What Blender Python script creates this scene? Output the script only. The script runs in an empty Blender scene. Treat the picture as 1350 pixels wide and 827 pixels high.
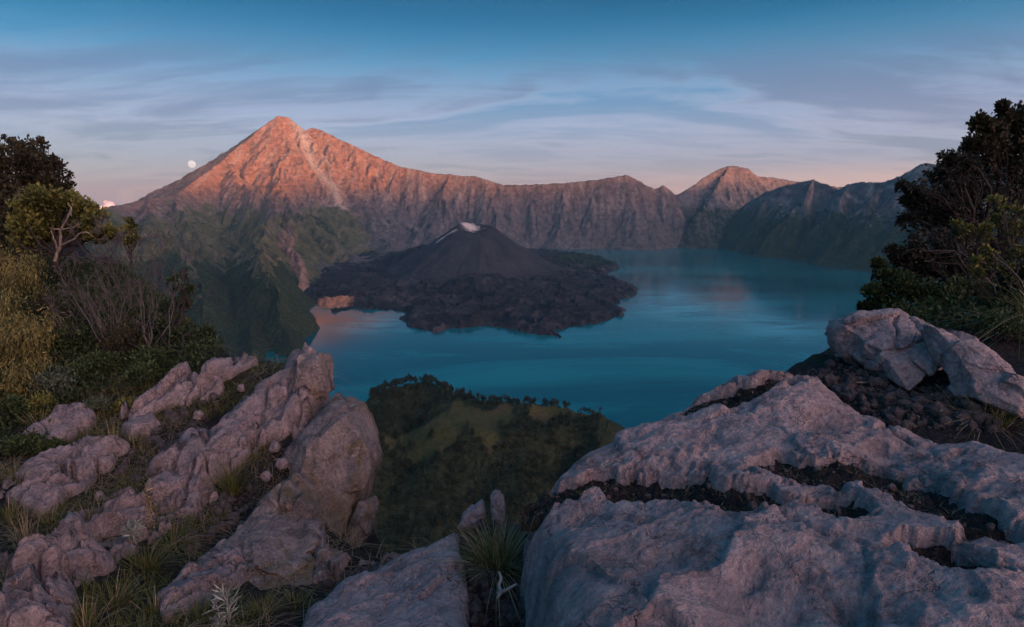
import bpy, math, random
import numpy as np
from mathutils import Vector, Matrix, Euler

R = math.radians
random.seed(7)
scene = bpy.context.scene
COL = scene.collection

# ------------------------------------------------------------------ camera
CAMZ = 602.0
FPX = 804.4                       # focal length in photo pixels (1350 wide)
PITCH = R(11.49)
cam_d = bpy.data.cameras.new("camera")
cam = bpy.data.objects.new("camera", cam_d)
COL.objects.link(cam)
cam.location = (0, 0, CAMZ)
cam.rotation_euler = (R(90) - PITCH, 0, 0)
cam_d.sensor_fit = 'HORIZONTAL'
cam_d.sensor_width = 36
cam_d.lens = 36 * FPX / 1350
cam_d.clip_start = 0.05
cam_d.clip_end = 200000
scene.camera = cam

# ------------------------------------------------------------------ view
vs = scene.view_settings
vs.view_transform = 'Standard'
vs.look = 'None'
vs.exposure = 0.86
vs.gamma = 1.0
scene.cycles.use_denoising = True
scene.cycles.max_bounces = 5
scene.cycles.diffuse_bounces = 3
scene.cycles.volume_bounces = 0

# ------------------------------------------------------------------ light
SUN_AZ = 44.0                     # degrees to the right of straight behind the camera
SUN_EL = 1.7
_a = R(SUN_AZ)
SUN_DIR = Vector((math.sin(_a) * math.cos(R(SUN_EL)), -math.cos(_a) * math.cos(R(SUN_EL)), math.sin(R(SUN_EL))))
sun_d = bpy.data.lights.new("sun", 'SUN')
sun_d.energy = 5.0
sun_d.color = (1.0, 0.44, 0.22)
sun_d.angle = R(2.6)
sun = bpy.data.objects.new("sun", sun_d)
COL.objects.link(sun)
sun.rotation_euler = SUN_DIR.to_track_quat('Z', 'Y').to_euler()


class NT:
    """small helper to write node trees"""
    def __init__(self, tree):
        self.t = tree
        tree.nodes.clear()

    def n(self, typ, **kw):
        nd = self.t.nodes.new(typ)
        ins = kw.pop('ins', {})
        for k, v in kw.items():
            setattr(nd, k, v)
        for k, v in ins.items():
            self.set(nd.inputs[k], v)
        return nd

    def set(self, sock, v):
        if isinstance(v, bpy.types.NodeSocket):
            self.t.links.new(v, sock)
        else:
            if sock.type == 'RGBA' and len(v) == 3:
                v = (*v, 1)
            sock.default_value = v

    def math(self, op, a, b=0.0, c=0.0, clamp=False):
        nd = self.n('ShaderNodeMath', operation=op, use_clamp=clamp)
        self.set(nd.inputs[0], a); self.set(nd.inputs[1], b); self.set(nd.inputs[2], c)
        return nd.outputs[0]

    def vmath(self, op, a, b=(0, 0, 0)):
        nd = self.n('ShaderNodeVectorMath', operation=op)
        self.set(nd.inputs[0], a); self.set(nd.inputs[1], b)
        return nd.outputs['Value'] if op in ('DOT_PRODUCT', 'LENGTH', 'DISTANCE') else nd.outputs[0]

    def ramp(self, fac, stops, interp='LINEAR'):
        nd = self.n('ShaderNodeValToRGB')
        cr = nd.color_ramp
        cr.interpolation = interp
        while len(cr.elements) < len(stops):
            cr.elements.new(0.5)
        for e, (p, c) in zip(cr.elements, stops):
            e.position = p
            e.color = (*c, 1) if not isinstance(c, (int, float)) else (c, c, c, 1)
        self.set(nd.inputs[0], fac)
        return nd.outputs[0]

    def mix(self, fac, a, b, blend='MIX'):
        nd = self.n('ShaderNodeMix', data_type='RGBA', blend_type=blend)
        self.set(nd.inputs[0], fac); self.set(nd.inputs[6], a); self.set(nd.inputs[7], b)
        return nd.outputs[2]

    def noise(self, vec, scale, detail=4, rough=0.55, dist=0.0, out=0):
        nd = self.n('ShaderNodeTexNoise')
        if vec is not None:
            self.set(nd.inputs['Vector'], vec)
        nd.inputs['Scale'].default_value = scale
        nd.inputs['Detail'].default_value = detail
        nd.inputs['Roughness'].default_value = rough
        nd.inputs['Distortion'].default_value = dist
        return nd.outputs[out]

    def vor(self, vec, scale, feature='F1', rnd=1.0, out=0):
        nd = self.n('ShaderNodeTexVoronoi', feature=feature)
        self.set(nd.inputs['Vector'], vec)
        nd.inputs['Scale'].default_value = scale
        nd.inputs['Randomness'].default_value = rnd
        return nd.outputs[out]

    def mapping(self, vec, scale=(1, 1, 1), rot=(0, 0, 0), loc=(0, 0, 0)):
        nd = self.n('ShaderNodeMapping')
        self.set(nd.inputs['Vector'], vec)
        nd.inputs['Scale'].default_value = scale
        nd.inputs['Rotation'].default_value = rot
        nd.inputs['Location'].default_value = loc
        return nd.outputs[0]

    def smooth(self, v, lo, hi):
        nd = self.n('ShaderNodeMapRange', interpolation_type='SMOOTHSTEP')
        self.set(nd.inputs[0], v)
        nd.inputs[1].default_value = lo; nd.inputs[2].default_value = hi
        return nd.outputs[0]


CLOUD_OFF = (-3.3, 4.4, 0.0)
# sky: sky texture for the glow round the low sun, plus the blue-to-rose dusk air and thin layered cloud
world = bpy.data.worlds.new("World")
scene.world = world
world.use_nodes = True
N = NT(world.node_tree)
tc = N.n('ShaderNodeTexCoord').outputs['Generated']
sep = N.n('ShaderNodeSeparateXYZ', ins={0: tc})
zz = N.math('MAXIMUM', sep.outputs[2], 0.0)
air = N.ramp(zz, [
    (0.0, (0.33, 0.205, 0.24)), (0.03, (0.275, 0.205, 0.262)), (0.07, (0.225, 0.205, 0.295)), (0.115, (0.145, 0.190, 0.298)),
    (0.165, (0.030, 0.150, 0.275)), (0.215, (0.0, 0.090, 0.185)), (0.27, (0.0, 0.052, 0.115)), (0.6, (0.006, 0.11, 0.225)), (1.0, (0.010, 0.125, 0.25))])
# cloud sheet seen in perspective
den = N.math('ADD', zz, 0.14)
cx = N.math('DIVIDE', sep.outputs[0], den)
cy = N.math('DIVIDE', sep.outputs[1], den)
cv = N.n('ShaderNodeCombineXYZ', ins={0: cx, 1: cy}).outputs[0]
warp = N.noise(cv, 0.30, 4, 0.55, out=1)
wv = N.vmath('ADD', N.mapping(cv, scale=(0.42, 0.80, 1.0), rot=(0, 0, R(-16)), loc=CLOUD_OFF), N.vmath('MULTIPLY', warp, (1.35, 1.35, 0.0)))
c1 = N.noise(wv, 0.85, 7, 0.55, 0.8)
c2 = N.noise(N.mapping(cv, scale=(0.5, 1.5, 1), rot=(0, 0, R(8)), loc=(3.1, 1.7, 0)), 1.9, 7, 0.62, 1.2)
dens = N.math('ADD', N.math('MULTIPLY', c1, 0.78), N.math('MULTIPLY', c2, 0.26))
thin = N.smooth(dens, 0.40, 0.56)
thick = N.smooth(dens, 0.49, 0.62)
lowk = N.smooth(zz, 0.26, 0.15)
pale = N.ramp(zz, [(0.0, (0.42, 0.255, 0.275)), (0.045, (0.345, 0.275, 0.335)), (0.10, (0.35, 0.325, 0.425)), (0.2, (0.085, 0.21, 0.325)), (0.3, (0.015, 0.13, 0.225))])
grey = N.ramp(zz, [(0.0, (0.25, 0.165, 0.21)), (0.05, (0.185, 0.155, 0.22)), (0.12, (0.125, 0.125, 0.205)), (0.25, (0.02, 0.10, 0.18))])
sky = N.mix(N.math('MULTIPLY', thin, N.math('MULTIPLY_ADD', lowk, 0.72, 0.07)), air, pale)
sky = N.mix(N.math('MULTIPLY', thick, N.math('MULTIPLY_ADD', lowk, 0.72, 0.06)), sky, grey)
warm = N.math('MULTIPLY', N.smooth(sep.outputs[0], 0.0, 0.75), N.smooth(zz, 0.05, 0.005))
sky = N.mix(N.math('MULTIPLY', warm, 0.75), sky, (0.62, 0.345, 0.285))
# warm afterglow on the side of the sky where the sun stands
sd = N.vmath('DOT_PRODUCT', tc, tuple(SUN_DIR))
glow = N.math('POWER', N.math('MAXIMUM', N.math('MULTIPLY_ADD', sd, 0.5, 0.5), 0.0), 10.0)
sky = N.mix(glow, sky, (4.6, 2.6, 2.4))
nish = N.n('ShaderNodeTexSky', sky_type='NISHITA', sun_disc=False, sun_elevation=R(SUN_EL),
           sun_rotation=math.atan2(SUN_DIR.x, SUN_DIR.y), altitude=2600)
ntint = N.mix(1.0, nish.outputs[0], (0.12, 0.40, 0.78), 'MULTIPLY')
bg1 = N.n('ShaderNodeBackground', ins={0: ntint, 1: 0.05})
bg2 = N.n('ShaderNodeBackground', ins={0: sky, 1: 0.79})
ad = N.n('ShaderNodeAddShader', ins={0: bg1.outputs[0], 1: bg2.outputs[0]})
N.n('ShaderNodeOutputWorld', ins={0: ad.outputs[0]})

# ------------------------------------------------------------------ helpers
CP, SP = math.cos(PITCH), math.sin(PITCH)


def P(px, py, y):
    """world point seen at photo pixel (px, py) at distance y along the view's ground direction"""
    r, u = (px - 675) / FPX, (413.5 - py) / FPX
    d = (r, CP + u * SP, -SP + u * CP)
    s = y / d[1]
    return (d[0] * s, y, CAMZ + d[2] * s)


def PZ(px, py, z):
    """world point on the level plane at height z"""
    r, u = (px - 675) / FPX, (413.5 - py) / FPX
    d = (r, CP + u * SP, -SP + u * CP)
    s = (z - CAMZ) / d[2]
    return (d[0] * s, d[1] * s, z)


def tag(o, label=None, cat=None, group=None, kind=None):
    if label: o['label'] = label
    if cat: o['category'] = cat
    if group: o['group'] = group
    if kind: o['kind'] = kind
    return o


def empty(name, loc=(0, 0, 0)):
    o = bpy.data.objects.new(name, None)
    o.location = loc
    o.empty_display_size = 0.1
    COL.objects.link(o)
    return o


def mesh(name, V, F, mat=None, parent=None, smooth=True, loc=(0, 0, 0), colors=None, face_mat=None):
    """V (n,3), F (m,3|4) int array -> one mesh object"""
    V = np.asarray(V, dtype=np.float32)
    me = bpy.data.meshes.new(name)
    if isinstance(F, list):
        polys = [np.asarray(f, dtype=np.int32) for f in F if len(f)]
    else:
        polys = [np.asarray(F, dtype=np.int32)]
    tot = np.concatenate([np.full(len(f), f.shape[1], np.int32) for f in polys])
    idx = np.concatenate([f.ravel() for f in polys])
    me.vertices.add(len(V)); me.vertices.foreach_set('co', V.ravel())
    me.loops.add(len(idx)); me.loops.foreach_set('vertex_index', idx)
    me.polygons.add(len(tot))
    me.polygons.foreach_set('loop_start', np.concatenate([[0], np.cumsum(tot)[:-1]]).astype(np.int32))
    me.polygons.foreach_set('loop_total', tot)
    me.polygons.foreach_set('use_smooth', np.full(len(tot), smooth, dtype=bool))
    if colors is not None:
        for nm, c in colors.items():
            at = me.color_attributes.new(nm, 'FLOAT_COLOR', 'POINT')
            at.data.foreach_set('color', np.asarray(c, dtype=np.float32).ravel())
    me.update(calc_edges=True)
    me.validate()
    if mat is not None:
        for m in (mat if isinstance(mat, (list, tuple)) else [mat]):
            me.materials.append(m)
        if face_mat is not None:
            me.polygons.foreach_set('material_index', np.asarray(face_mat, dtype=np.int32))
    o = bpy.data.objects.new(name, me)
    o.location = loc
    COL.objects.link(o)
    if parent is not None:
        o.parent = parent
    return o


def grid_faces(nr, nc):
    i = np.arange(nr * nc).reshape(nr, nc)
    return np.stack([i[:-1, :-1], i[:-1, 1:], i[1:, 1:], i[1:, :-1]], -1).reshape(-1, 4)


def submesh(V, F, keep, *attrs):
    F = F[keep]
    used = np.unique(F)
    mp = np.zeros(len(V), np.int64); mp[used] = np.arange(len(used))
    return (V[used], mp[F]) + tuple(a[used] for a in attrs)


def _h(ix, iy, iz, seed):
    with np.errstate(over='ignore'):
        h = (ix.astype(np.uint32) * np.uint32(374761393) + iy.astype(np.uint32) * np.uint32(668265263)
             + iz.astype(np.uint32) * np.uint32(2246822519) + np.uint32((seed * 3266489917) & 0xffffffff))
        h = (h ^ (h >> np.uint32(13))) * np.uint32(1274126177)
        h = (h ^ (h >> np.uint32(16))) * np.uint32(2654435761)
        return h ^ (h >> np.uint32(15))


def hash01(ix, iy, iz=None, seed=0):
    ix = np.asarray(ix).astype(np.int64); iy = np.asarray(iy).astype(np.int64)
    iz = np.zeros_like(ix) if iz is None else np.asarray(iz).astype(np.int64)
    return _h(ix & 0xffffffff, iy & 0xffffffff, iz & 0xffffffff, seed).astype(np.float64) / 4294967295.0


def noise2(x, y, seed=0):
    """gradient noise, about -1..1"""
    x0 = np.floor(x); y0 = np.floor(y)
    fx, fy = x - x0, y - y0
    u = fx * fx * fx * (fx * (fx * 6 - 15) + 10); v = fy * fy * fy * (fy * (fy * 6 - 15) + 10)

    def g(i, j):
        a = hash01(x0 + i, y0 + j, None, seed) * 6.2831853
        return np.cos(a) * (fx - i) + np.sin(a) * (fy - j)
    a = g(0, 0) * (1 - u) + g(1, 0) * u
    b = g(0, 1) * (1 - u) + g(1, 1) * u
    return (a * (1 - v) + b * v) * 1.5


def fbm2(x, y, oct=5, seed=0, gain=0.5, lac=2.03):
    s = np.zeros_like(x); a = 1.0; t = 0.0
    for o in range(oct):
        s += a * noise2(x, y, seed + o * 17); t += a
        a *= gain; x = x * lac + 7.3; y = y * lac - 3.1
    return s / t


def ridged2(x, y, oct=5, seed=0, gain=0.5, lac=2.05):
    s = np.zeros_like(x); a = 1.0; t = 0.0
    for o in range(oct):
        s += a * (1 - np.abs(noise2(x, y, seed + o * 17)) * 1.6); t += a
        a *= gain; x = x * lac + 5.3; y = y * lac - 1.7
    return s / t


def noise3(p, seed=0):
    p0 = np.floor(p); f = p - p0
    w = f * f * f * (f * (f * 6 - 15) + 10)
    out = 0.0
    for i in (0, 1):
        wx = w[:, 0] if i else 1 - w[:, 0]
        for j in (0, 1):
            wy = w[:, 1] if j else 1 - w[:, 1]
            for k in (0, 1):
                wz = w[:, 2] if k else 1 - w[:, 2]
                a = hash01(p0[:, 0] + i, p0[:, 1] + j, p0[:, 2] + k, seed)
                b = hash01(p0[:, 0] + i, p0[:, 1] + j, p0[:, 2] + k, seed + 101)
                ct = 2 * a - 1; st = np.sqrt(np.maximum(1 - ct * ct, 0)); ph = b * 6.2831853
                gg = st * np.cos(ph) * (f[:, 0] - i) + st * np.sin(ph) * (f[:, 1] - j) + ct * (f[:, 2] - k)
                out = out + wx * wy * wz * gg
    return out * 1.4


def fbm3(p, oct=5, seed=0, gain=0.5, lac=2.03):
    s = 0.0; a = 1.0; t = 0.0
    for o in range(oct):
        s = s + a * noise3(p, seed + o * 13); t += a
        a *= gain; p = p * lac + 3.7
    return s / t


def ridged3(p, oct=4, seed=0, gain=0.5, lac=2.1):
    s = 0.0; a = 1.0; t = 0.0
    for o in range(oct):
        s = s + a * (1 - np.abs(noise3(p, seed + o * 13)) * 1.8); t += a
        a *= gain; p = p * lac + 3.7
    return s / t


def sstep(a, b, x):
    t = np.clip((x - a) / (b - a), 0, 1)
    return t * t * (3 - 2 * t)


def smax(a, b, k):
    h = np.clip(0.5 + 0.5 * (a - b) / k, 0, 1)
    return b * (1 - h) + a * h + k * h * (1 - h)


def in_poly(x, y, poly):
    ins = np.zeros(x.shape, bool)
    n = len(poly)
    for i in range(n):
        x1, y1 = poly[i]; x2, y2 = poly[(i + 1) % n]
        c = ((y1 > y) != (y2 > y)) & (x < (x2 - x1) * (y - y1) / ((y2 - y1) or 1e-9) + x1)
        ins ^= c
    return ins


def poly_dist(x, y, poly, closed=True):
    d = np.full(x.shape, 1e18)
    n = len(poly)
    for i in range(n if closed else n - 1):
        x1, y1 = poly[i]; x2, y2 = poly[(i + 1) % n]
        ex, ey = x2 - x1, y2 - y1
        t = np.clip(((x - x1) * ex + (y - y1) * ey) / (ex * ex + ey * ey + 1e-12), 0, 1)
        d = np.minimum(d, (x - x1 - t * ex) ** 2 + (y - y1 - t * ey) ** 2)
    return np.sqrt(d)


def blocks2(x, y, seed, slope=1.0):
    """angular blocks: per-cell tilted tops -> height, distance to the joint between blocks"""
    x0 = np.floor(x); y0 = np.floor(y)
    d1 = np.full(x.shape, 9.0); d2 = np.full(x.shape, 9.0); h = np.zeros(x.shape)
    for i in (-1, 0, 1):
        for j in (-1, 0, 1):
            cx = x0 + i; cy = y0 + j
            px = cx + hash01(cx, cy, None, seed); py = cy + hash01(cx, cy, None, seed + 1)
            d = np.hypot(x - px, y - py)
            v = hash01(cx, cy, None, seed + 2) - .5 + slope * ((x - px) * (hash01(cx, cy, None, seed + 3) - .5) + (y - py) * (hash01(cx, cy, None, seed + 4) - .5))
            near = d < d1
            d2 = np.where(near, d1, np.minimum(d2, d)); h = np.where(near, v, h); d1 = np.where(near, d, d1)
    return h, d2 - d1


def blocks3(p, seed, slope=1.0):
    p0 = np.floor(p)
    n = len(p)
    d1 = np.full(n, 9.0); d2 = np.full(n, 9.0); h = np.zeros(n)
    for i in (-1, 0, 1):
        for j in (-1, 0, 1):
            for k in (-1, 0, 1):
                c = p0 + (i, j, k)
                q = [hash01(c[:, 0], c[:, 1], c[:, 2], seed + m) for m in range(7)]
                f = np.stack([c[:, m] + q[m] for m in range(3)], -1)
                e = p - f
                d = np.linalg.norm(e, axis=1)
                v = q[3] - .5 + slope * (e[:, 0] * (q[4] - .5) + e[:, 1] * (q[5] - .5) + e[:, 2] * (q[6] - .5))
                near = d < d1
                d2 = np.where(near, d1, np.minimum(d2, d)); h = np.where(near, v, h); d1 = np.where(near, d, d1)
    return h, d2 - d1


def erosion(x, y, dx, dy, seed):
    """stripes that run down the slope: returns value, d/dx, d/dy"""
    x0 = np.floor(x); y0 = np.floor(y)
    fx, fy = x - x0, y - y0
    va = np.zeros_like(x); vx = np.zeros_like(x); vy = np.zeros_like(x); wt = np.zeros_like(x)
    for i in (-1, 0, 1, 2):
        for j in (-1, 0, 1, 2):
            hx = hash01(x0 + i, y0 + j, None, seed) * 0.6
            hy = hash01(x0 + i, y0 + j, None, seed + 5) * 0.6
            px, py = fx - i + hx - 0.3, fy - j + hy - 0.3
            w = np.exp(-(px * px + py * py) * 2.0)
            ph = (px * dx + py * dy) * 6.2831853 + hash01(x0 + i, y0 + j, None, seed + 9) * 2.0
            c, s = np.cos(ph), -np.sin(ph)
            va += c * w; vx += s * dx * w; vy += s * dy * w; wt += w
    return va / wt, vx / wt, vy / wt

# ------------------------------------------------------------------ crater terrain


def mat_new(name):
    m = bpy.data.materials.new(name)
    m.use_nodes = True
    return m, NT(m.node_tree)


def finish(N, color, rough=0.9, normal=None, spec=0.2, **kw):
    b = N.n('ShaderNodeBsdfPrincipled', ins={'Base Color': color, 'Roughness': rough, 'Specular IOR Level': spec})
    if normal is not None:
        N.set(b.inputs['Normal'], normal)
    for k, v in kw.items():
        N.set(b.inputs[k], v)
    N.n('ShaderNodeOutputMaterial', ins={0: b.outputs[0]})
    return b


def bump(N, h, strength=0.5, dist=1.0, prev=None):
    nd = N.n('ShaderNodeBump', ins={'Height': h, 'Strength': strength, 'Distance': dist})
    if prev is not None:
        N.set(nd.inputs['Normal'], prev)
    return nd.outputs[0]


def terrain_material():
    m, N = mat_new('crater_terrain')
    pos = N.n('ShaderNodeTexCoord').outputs['Object']
    at = N.n('ShaderNodeAttribute', attribute_name='mask')
    s = N.n('ShaderNodeSeparateColor', ins={0: at.outputs['Color']})
    veg, scree, red = s.outputs[0], s.outputs[1], s.outputs[2]
    forest = at.outputs['Alpha']
    n1 = N.noise(pos, 0.004, 6, 0.6)
    n2 = N.noise(pos, 0.02, 6, 0.65)
    n3 = N.noise(pos, 0.09, 4, 0.6)
    # banding of old lava beds, gently wavy
    sx = N.mapping(pos, scale=(0.0012, 0.0012, 0.022))
    beds = N.noise(sx, 1.0, 4, 0.6, 0.6)
    rock = N.ramp(n2, [(0.25, (0.065, 0.062, 0.064)), (0.45, (0.118, 0.115, 0.120)), (0.6, (0.168, 0.160, 0.163)), (0.8, (0.29, 0.262, 0.25))])
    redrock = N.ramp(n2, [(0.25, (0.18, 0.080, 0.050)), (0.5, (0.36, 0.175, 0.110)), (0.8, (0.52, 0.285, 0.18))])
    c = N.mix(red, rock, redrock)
    c = N.mix(N.math('MULTIPLY', N.smooth(beds, 0.5, 0.66), 0.4), c, N.mix(0.6, c, (0.05, 0.045, 0.045)))
    pale = N.ramp(n3, [(0.3, (0.36, 0.29, 0.24)), (0.7, (0.58, 0.47, 0.38))])
    c = N.mix(N.math('MULTIPLY', scree, N.smooth(n2, 0.2, 0.55)), c, pale)
    grass = N.ramp(n1, [(0.3, (0.080, 0.092, 0.046)), (0.5, (0.125, 0.132, 0.066)), (0.7, (0.18, 0.17, 0.10))])
    vk = N.smooth(N.math('ADD', veg, N.math('MULTIPLY_ADD', n2, 0.9, -0.45)), 0.42, 0.62)
    c = N.mix(vk, c, grass)
    tree = N.ramp(n3, [(0.3, (0.020, 0.034, 0.020)), (0.7, (0.068, 0.092, 0.046))])
    fk = N.smooth(N.math('ADD', forest, N.math('MULTIPLY_ADD', n2, 1.3, -0.65)), 0.46, 0.58)
    c = N.mix(fk, c, tree)
    strk = N.noise(N.mapping(pos, scale=(.016, .010, .0022)), 1.0, 5, 0.65, 0.5)
    c = N.mix(N.math('MULTIPLY', N.smooth(strk, 0.52, 0.64), 0.55), c, N.mix(0.72, c, (0.02, 0.022, 0.022)))
    c = N.mix(N.math('MULTIPLY', N.smooth(strk, 0.46, 0.34), N.math('MULTIPLY', N.math('SUBTRACT', 1.0, fk), 0.30)), c, (0.36, 0.30, 0.26))
    shrubs = N.smooth(N.noise(pos, 0.045, 5, 0.7), 0.60, 0.68)
    c = N.mix(N.math('MULTIPLY', shrubs, 0.8), c, (0.028, 0.036, 0.024))
    hh = N.math('ADD', N.math('MULTIPLY', n2, 1.0), N.math('MULTIPLY', n3, 0.45))
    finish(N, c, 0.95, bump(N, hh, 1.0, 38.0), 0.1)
    return m


def ridge(pts, k, D0, kpts=None):
    """pts: (px,py,depth[,k]) along a crest"""
    out = []
    for p in pts:
        x, y, z = P(p[0], p[1], p[2])
        out.append((x, y, z, p[3] if len(p) > 3 else k))
    return out, D0


crest = [(40, 292, 3900, .7), (100, 286, 4300, .7), (140, 275, 4600, .7), (195, 262, 5200, .72), (228, 258, 5600, .75), (255, 240, 6000, .75), (290, 213, 6500, .8), (320, 190, 6900, .82),
         (345, 168, 7200, .85), (368, 152, 7400, .85), (380, 155, 7450, .85), (393, 165, 7500, .85), (403, 172, 7500, .85), (412, 168, 7550, .85), (425, 172, 7500, .85), (445, 183, 7500, .88), (470, 193, 7400, .95),
         (500, 208, 7300, 1.0), (525, 219, 7200, 1.05), (570, 228, 7100, 1.1), (600, 231, 7050, 1.15), (625, 232, 7000, 1.2), (640, 237, 6950, 1.2), (662, 244, 6950, 1.25),
         (700, 243, 6950, 1.3), (735, 242, 6950, 1.3), (760, 240, 6900, 1.35), (800, 235, 6900, 1.4), (825, 231, 6900, 1.4), (840, 236, 6900, 1.4), (862, 249, 6950, 1.4),
         (875, 244, 6950, 1.4), (888, 255, 7000, 1.4), (893, 257, 7000, 1.4)]
spurs = [
    ridge([(375, 168, 7350), (385, 200, 6950), (372, 230, 6450), (368, 252, 6050), (390, 278, 5700), (412, 303, 5350), (450, 326, 5000), (482, 347, 4720)], .75, 1500),
    ridge([(368, 252, 6050), (354, 290, 4900), (338, 322, 3700), (344, 348, 2950), (360, 388, 2550), (382, 438, 2270), (398, 510, 1950)], 1.15, 900),
    ridge([(378, 285, 5300), (392, 338, 4200), (398, 372, 3650)], .9, 500),
    ridge([(300, 215, 6500), (318, 245, 6050), (335, 258, 5800), (352, 262, 5850)], 1.0, 900),
    ridge([(430, 180, 7450), (440, 215, 7050), (452, 250, 6750)], .9, 900),
    ridge([(480, 200, 7350), (496, 240, 6950), (505, 270, 6700)], 1.0, 700),
    ridge([(228, 258, 5600), (245, 285, 5000), (262, 320, 4400), (270, 350, 3900)], .75, 700),
    ridge([(195, 262, 5200), (188, 300, 4300), (190, 340, 3600)], .75, 700),
    ridge([(188, 300, 4300), (160, 330, 3500), (150, 365, 2850), (175, 410, 2350), (190, 460, 2050)], .8, 700),
    ridge([(235, 330, 3900), (255, 365, 3000), (268, 405, 2500), (272, 470, 2050)], .75, 700),
    ridge([(300, 440, 2350), (306, 475, 2080), (308, 520, 1850)], .8, 700),
    ridge([(338, 415, 2500), (334, 470, 2080), (332, 520, 1850)], .8, 700),
    ridge([(60, 292, 4000), (60, 350, 3000), (60, 430, 2200)], .8, 700),
    ridge([(520, 296, 6500), (548, 304, 6150), (585, 318, 5700)], .6, 500),
    ridge([(470, 300, 6300), (500, 312, 5900), (520, 325, 5500)], .5, 500),
    ridge([(825, 231, 6900), (832, 262, 6700), (836, 290, 6550)], 1.3, 600),
    ridge([(740, 242, 6950), (748, 270, 6720), (752, 296, 6550)], 1.2, 600),
    ridge([(660, 244, 6950), (650, 268, 6720), (655, 292, 6500)], 1.1, 600),
    ridge([(590, 230, 7050), (580, 258, 6780), (588, 280, 6560)], 1.0, 600),
]
peak = [
    ridge([(893, 257, 7000), (905, 250, 7100), (925, 237, 7300), (945, 224, 7500), (960, 219, 7600), (972, 219, 7600), (985, 222, 7600), (1000, 233, 7650), (1020, 234, 7700),
           (1040, 238, 7750), (1100, 246, 7900), (1200, 250, 8000)], 1.15, 1100),
    ridge([(960, 219, 7600), (953, 240, 7250), (940, 258, 6950), (920, 285, 6650)], 1.1, 900),
]
right_wall = [
    ridge([(972, 276, 6800), (985, 268, 6750), (1010, 252, 6450), (1040, 243, 6200), (1070, 237, 6000), (1090, 243, 5850), (1108, 250, 5700), (1120, 243, 5600), (1135, 240, 5500), (1165, 240, 5300),
           (1185, 232, 5150), (1205, 222, 5050), (1218, 214, 4950), (1235, 217, 4850), (1300, 208, 4500), (1450, 215, 3900), (1560, 262, 3500)], 1.45, 850),
    ridge([(1070, 237, 6000), (1062, 262, 5750), (1066, 295, 5500)], 1.3, 600),
    ridge([(1120, 243, 5600), (1106, 272, 5350), (1110, 300, 5150)], 1.3, 600),
    ridge([(1160, 240, 5320), (1146, 268, 5080), (1152, 300, 4900)], 1.3, 600),
    ridge([(1010, 252, 6450), (1004, 282, 6150), (1012, 306, 5950)], 1.3, 600),
]
allr = [(ridge(crest, .9, 1800), 0)] + [(r, 0) for r in spurs] + [(r, 1) for r in peak] + [(r, 2) for r in right_wall]

NC, NR = 1240, 660
uu = np.linspace(-0.95, 0.97, NC)
yy = np.exp(np.linspace(math.log(1900), math.log(8600), NR))
X = uu[None, :] * yy[:, None]
Y = np.repeat(yy[:, None], NC, 1)
# break up straight ridge lines
wx = fbm2(X / 420, Y / 420, 4, 3) * 75
wy = fbm2(X / 420, Y / 420, 4, 8) * 75
xw, yw = X + wx, Y + wy
H = np.full(X.shape, -400.0)
owner = np.zeros(X.shape, np.int8)
dcrest = np.full(X.shape, 1e9)
for (pts, D0), own in allr:
    hr = np.full(X.shape, -1e9)
    dm = np.full(X.shape, 1e9)
    main = len(pts) > 10
    qx, qy = (X + wx * 0.25, Y + wy * 0.6) if main else (xw, yw)
    for a, b in zip(pts[:-1], pts[1:]):
        ex, ey = b[0] - a[0], b[1] - a[1]
        t = np.clip(((qx - a[0]) * ex + (qy - a[1]) * ey) / (ex * ex + ey * ey), 0, 1)
        d = np.hypot(qx - a[0] - t * ex, qy - a[1] - t * ey)
        k = a[3] + t * (b[3] - a[3])
        hr = np.maximum(hr, a[2] + t * (b[2] - a[2]) - k * (0.34 * d + 0.66 * D0 * (1 - np.exp(-d / D0))))
        if main:
            dm = np.minimum(dm, d)
    owner = np.where(hr > H, own, owner)
    H = smax(H, hr, 24.0)
    if main:
        dcrest = np.minimum(dcrest, dm)
# the crater floor between the volcano and the cone
xf, yf, _ = P(480, 335, 5200)
floor_k = np.exp(-(((X + 900) / 900) ** 2 + ((Y - 5300) / 900) ** 2))
H = smax(H, -60 + 120 * floor_k + 18 * fbm2(X / 260, Y / 260, 5, 40), 30.0)

base = H.copy()


def grad(h):
    gu = np.gradient(h, uu, axis=1); gy = np.gradient(h, yy, axis=0)
    gx = gu / Y
    return gx, gy - gu * (X / Y) / Y


gx, gy = grad(base)
sl = np.hypot(gx, gy) + 1e-6
dirx, diry = gy / sl, -gx / sl
mag = np.clip(sl * 1.6, 0.15, 1.05)
ex = np.zeros_like(H); ey_ = np.zeros_like(H); ero = np.zeros_like(H)
amp, wl = 1.0, 330.0
for o in range(5):
    ddx = dirx * mag + ex * 0.35; ddy = diry * mag + ey_ * 0.35
    v, vx, vy = erosion(X / wl + o * 3.7, Y / wl - o * 1.3, ddx, ddy, 60 + o * 31)
    ero += amp * v
    ex += amp * vy; ey_ += -amp * vx
    amp *= 0.47; wl *= 0.5
relief = sstep(-20, 220, base) * sstep(0.05, 0.55, sl)
near = 0.16 + 0.84 * sstep(20, 320, dcrest)
crag = ridged2(X / 150 + wx / 150, Y / 150, 5, 90) - 0.45
H = base + relief * near * (ero * 46 + crag * 40) + (fbm2(X / 60, Y / 60, 4, 70) * 9 + 6 * np.abs(fbm2(X / 23, Y / 23, 3, 71))) * sstep(-10, 60, base)

gx, gy = grad(H)
sl2 = np.hypot(gx, gy)
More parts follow.
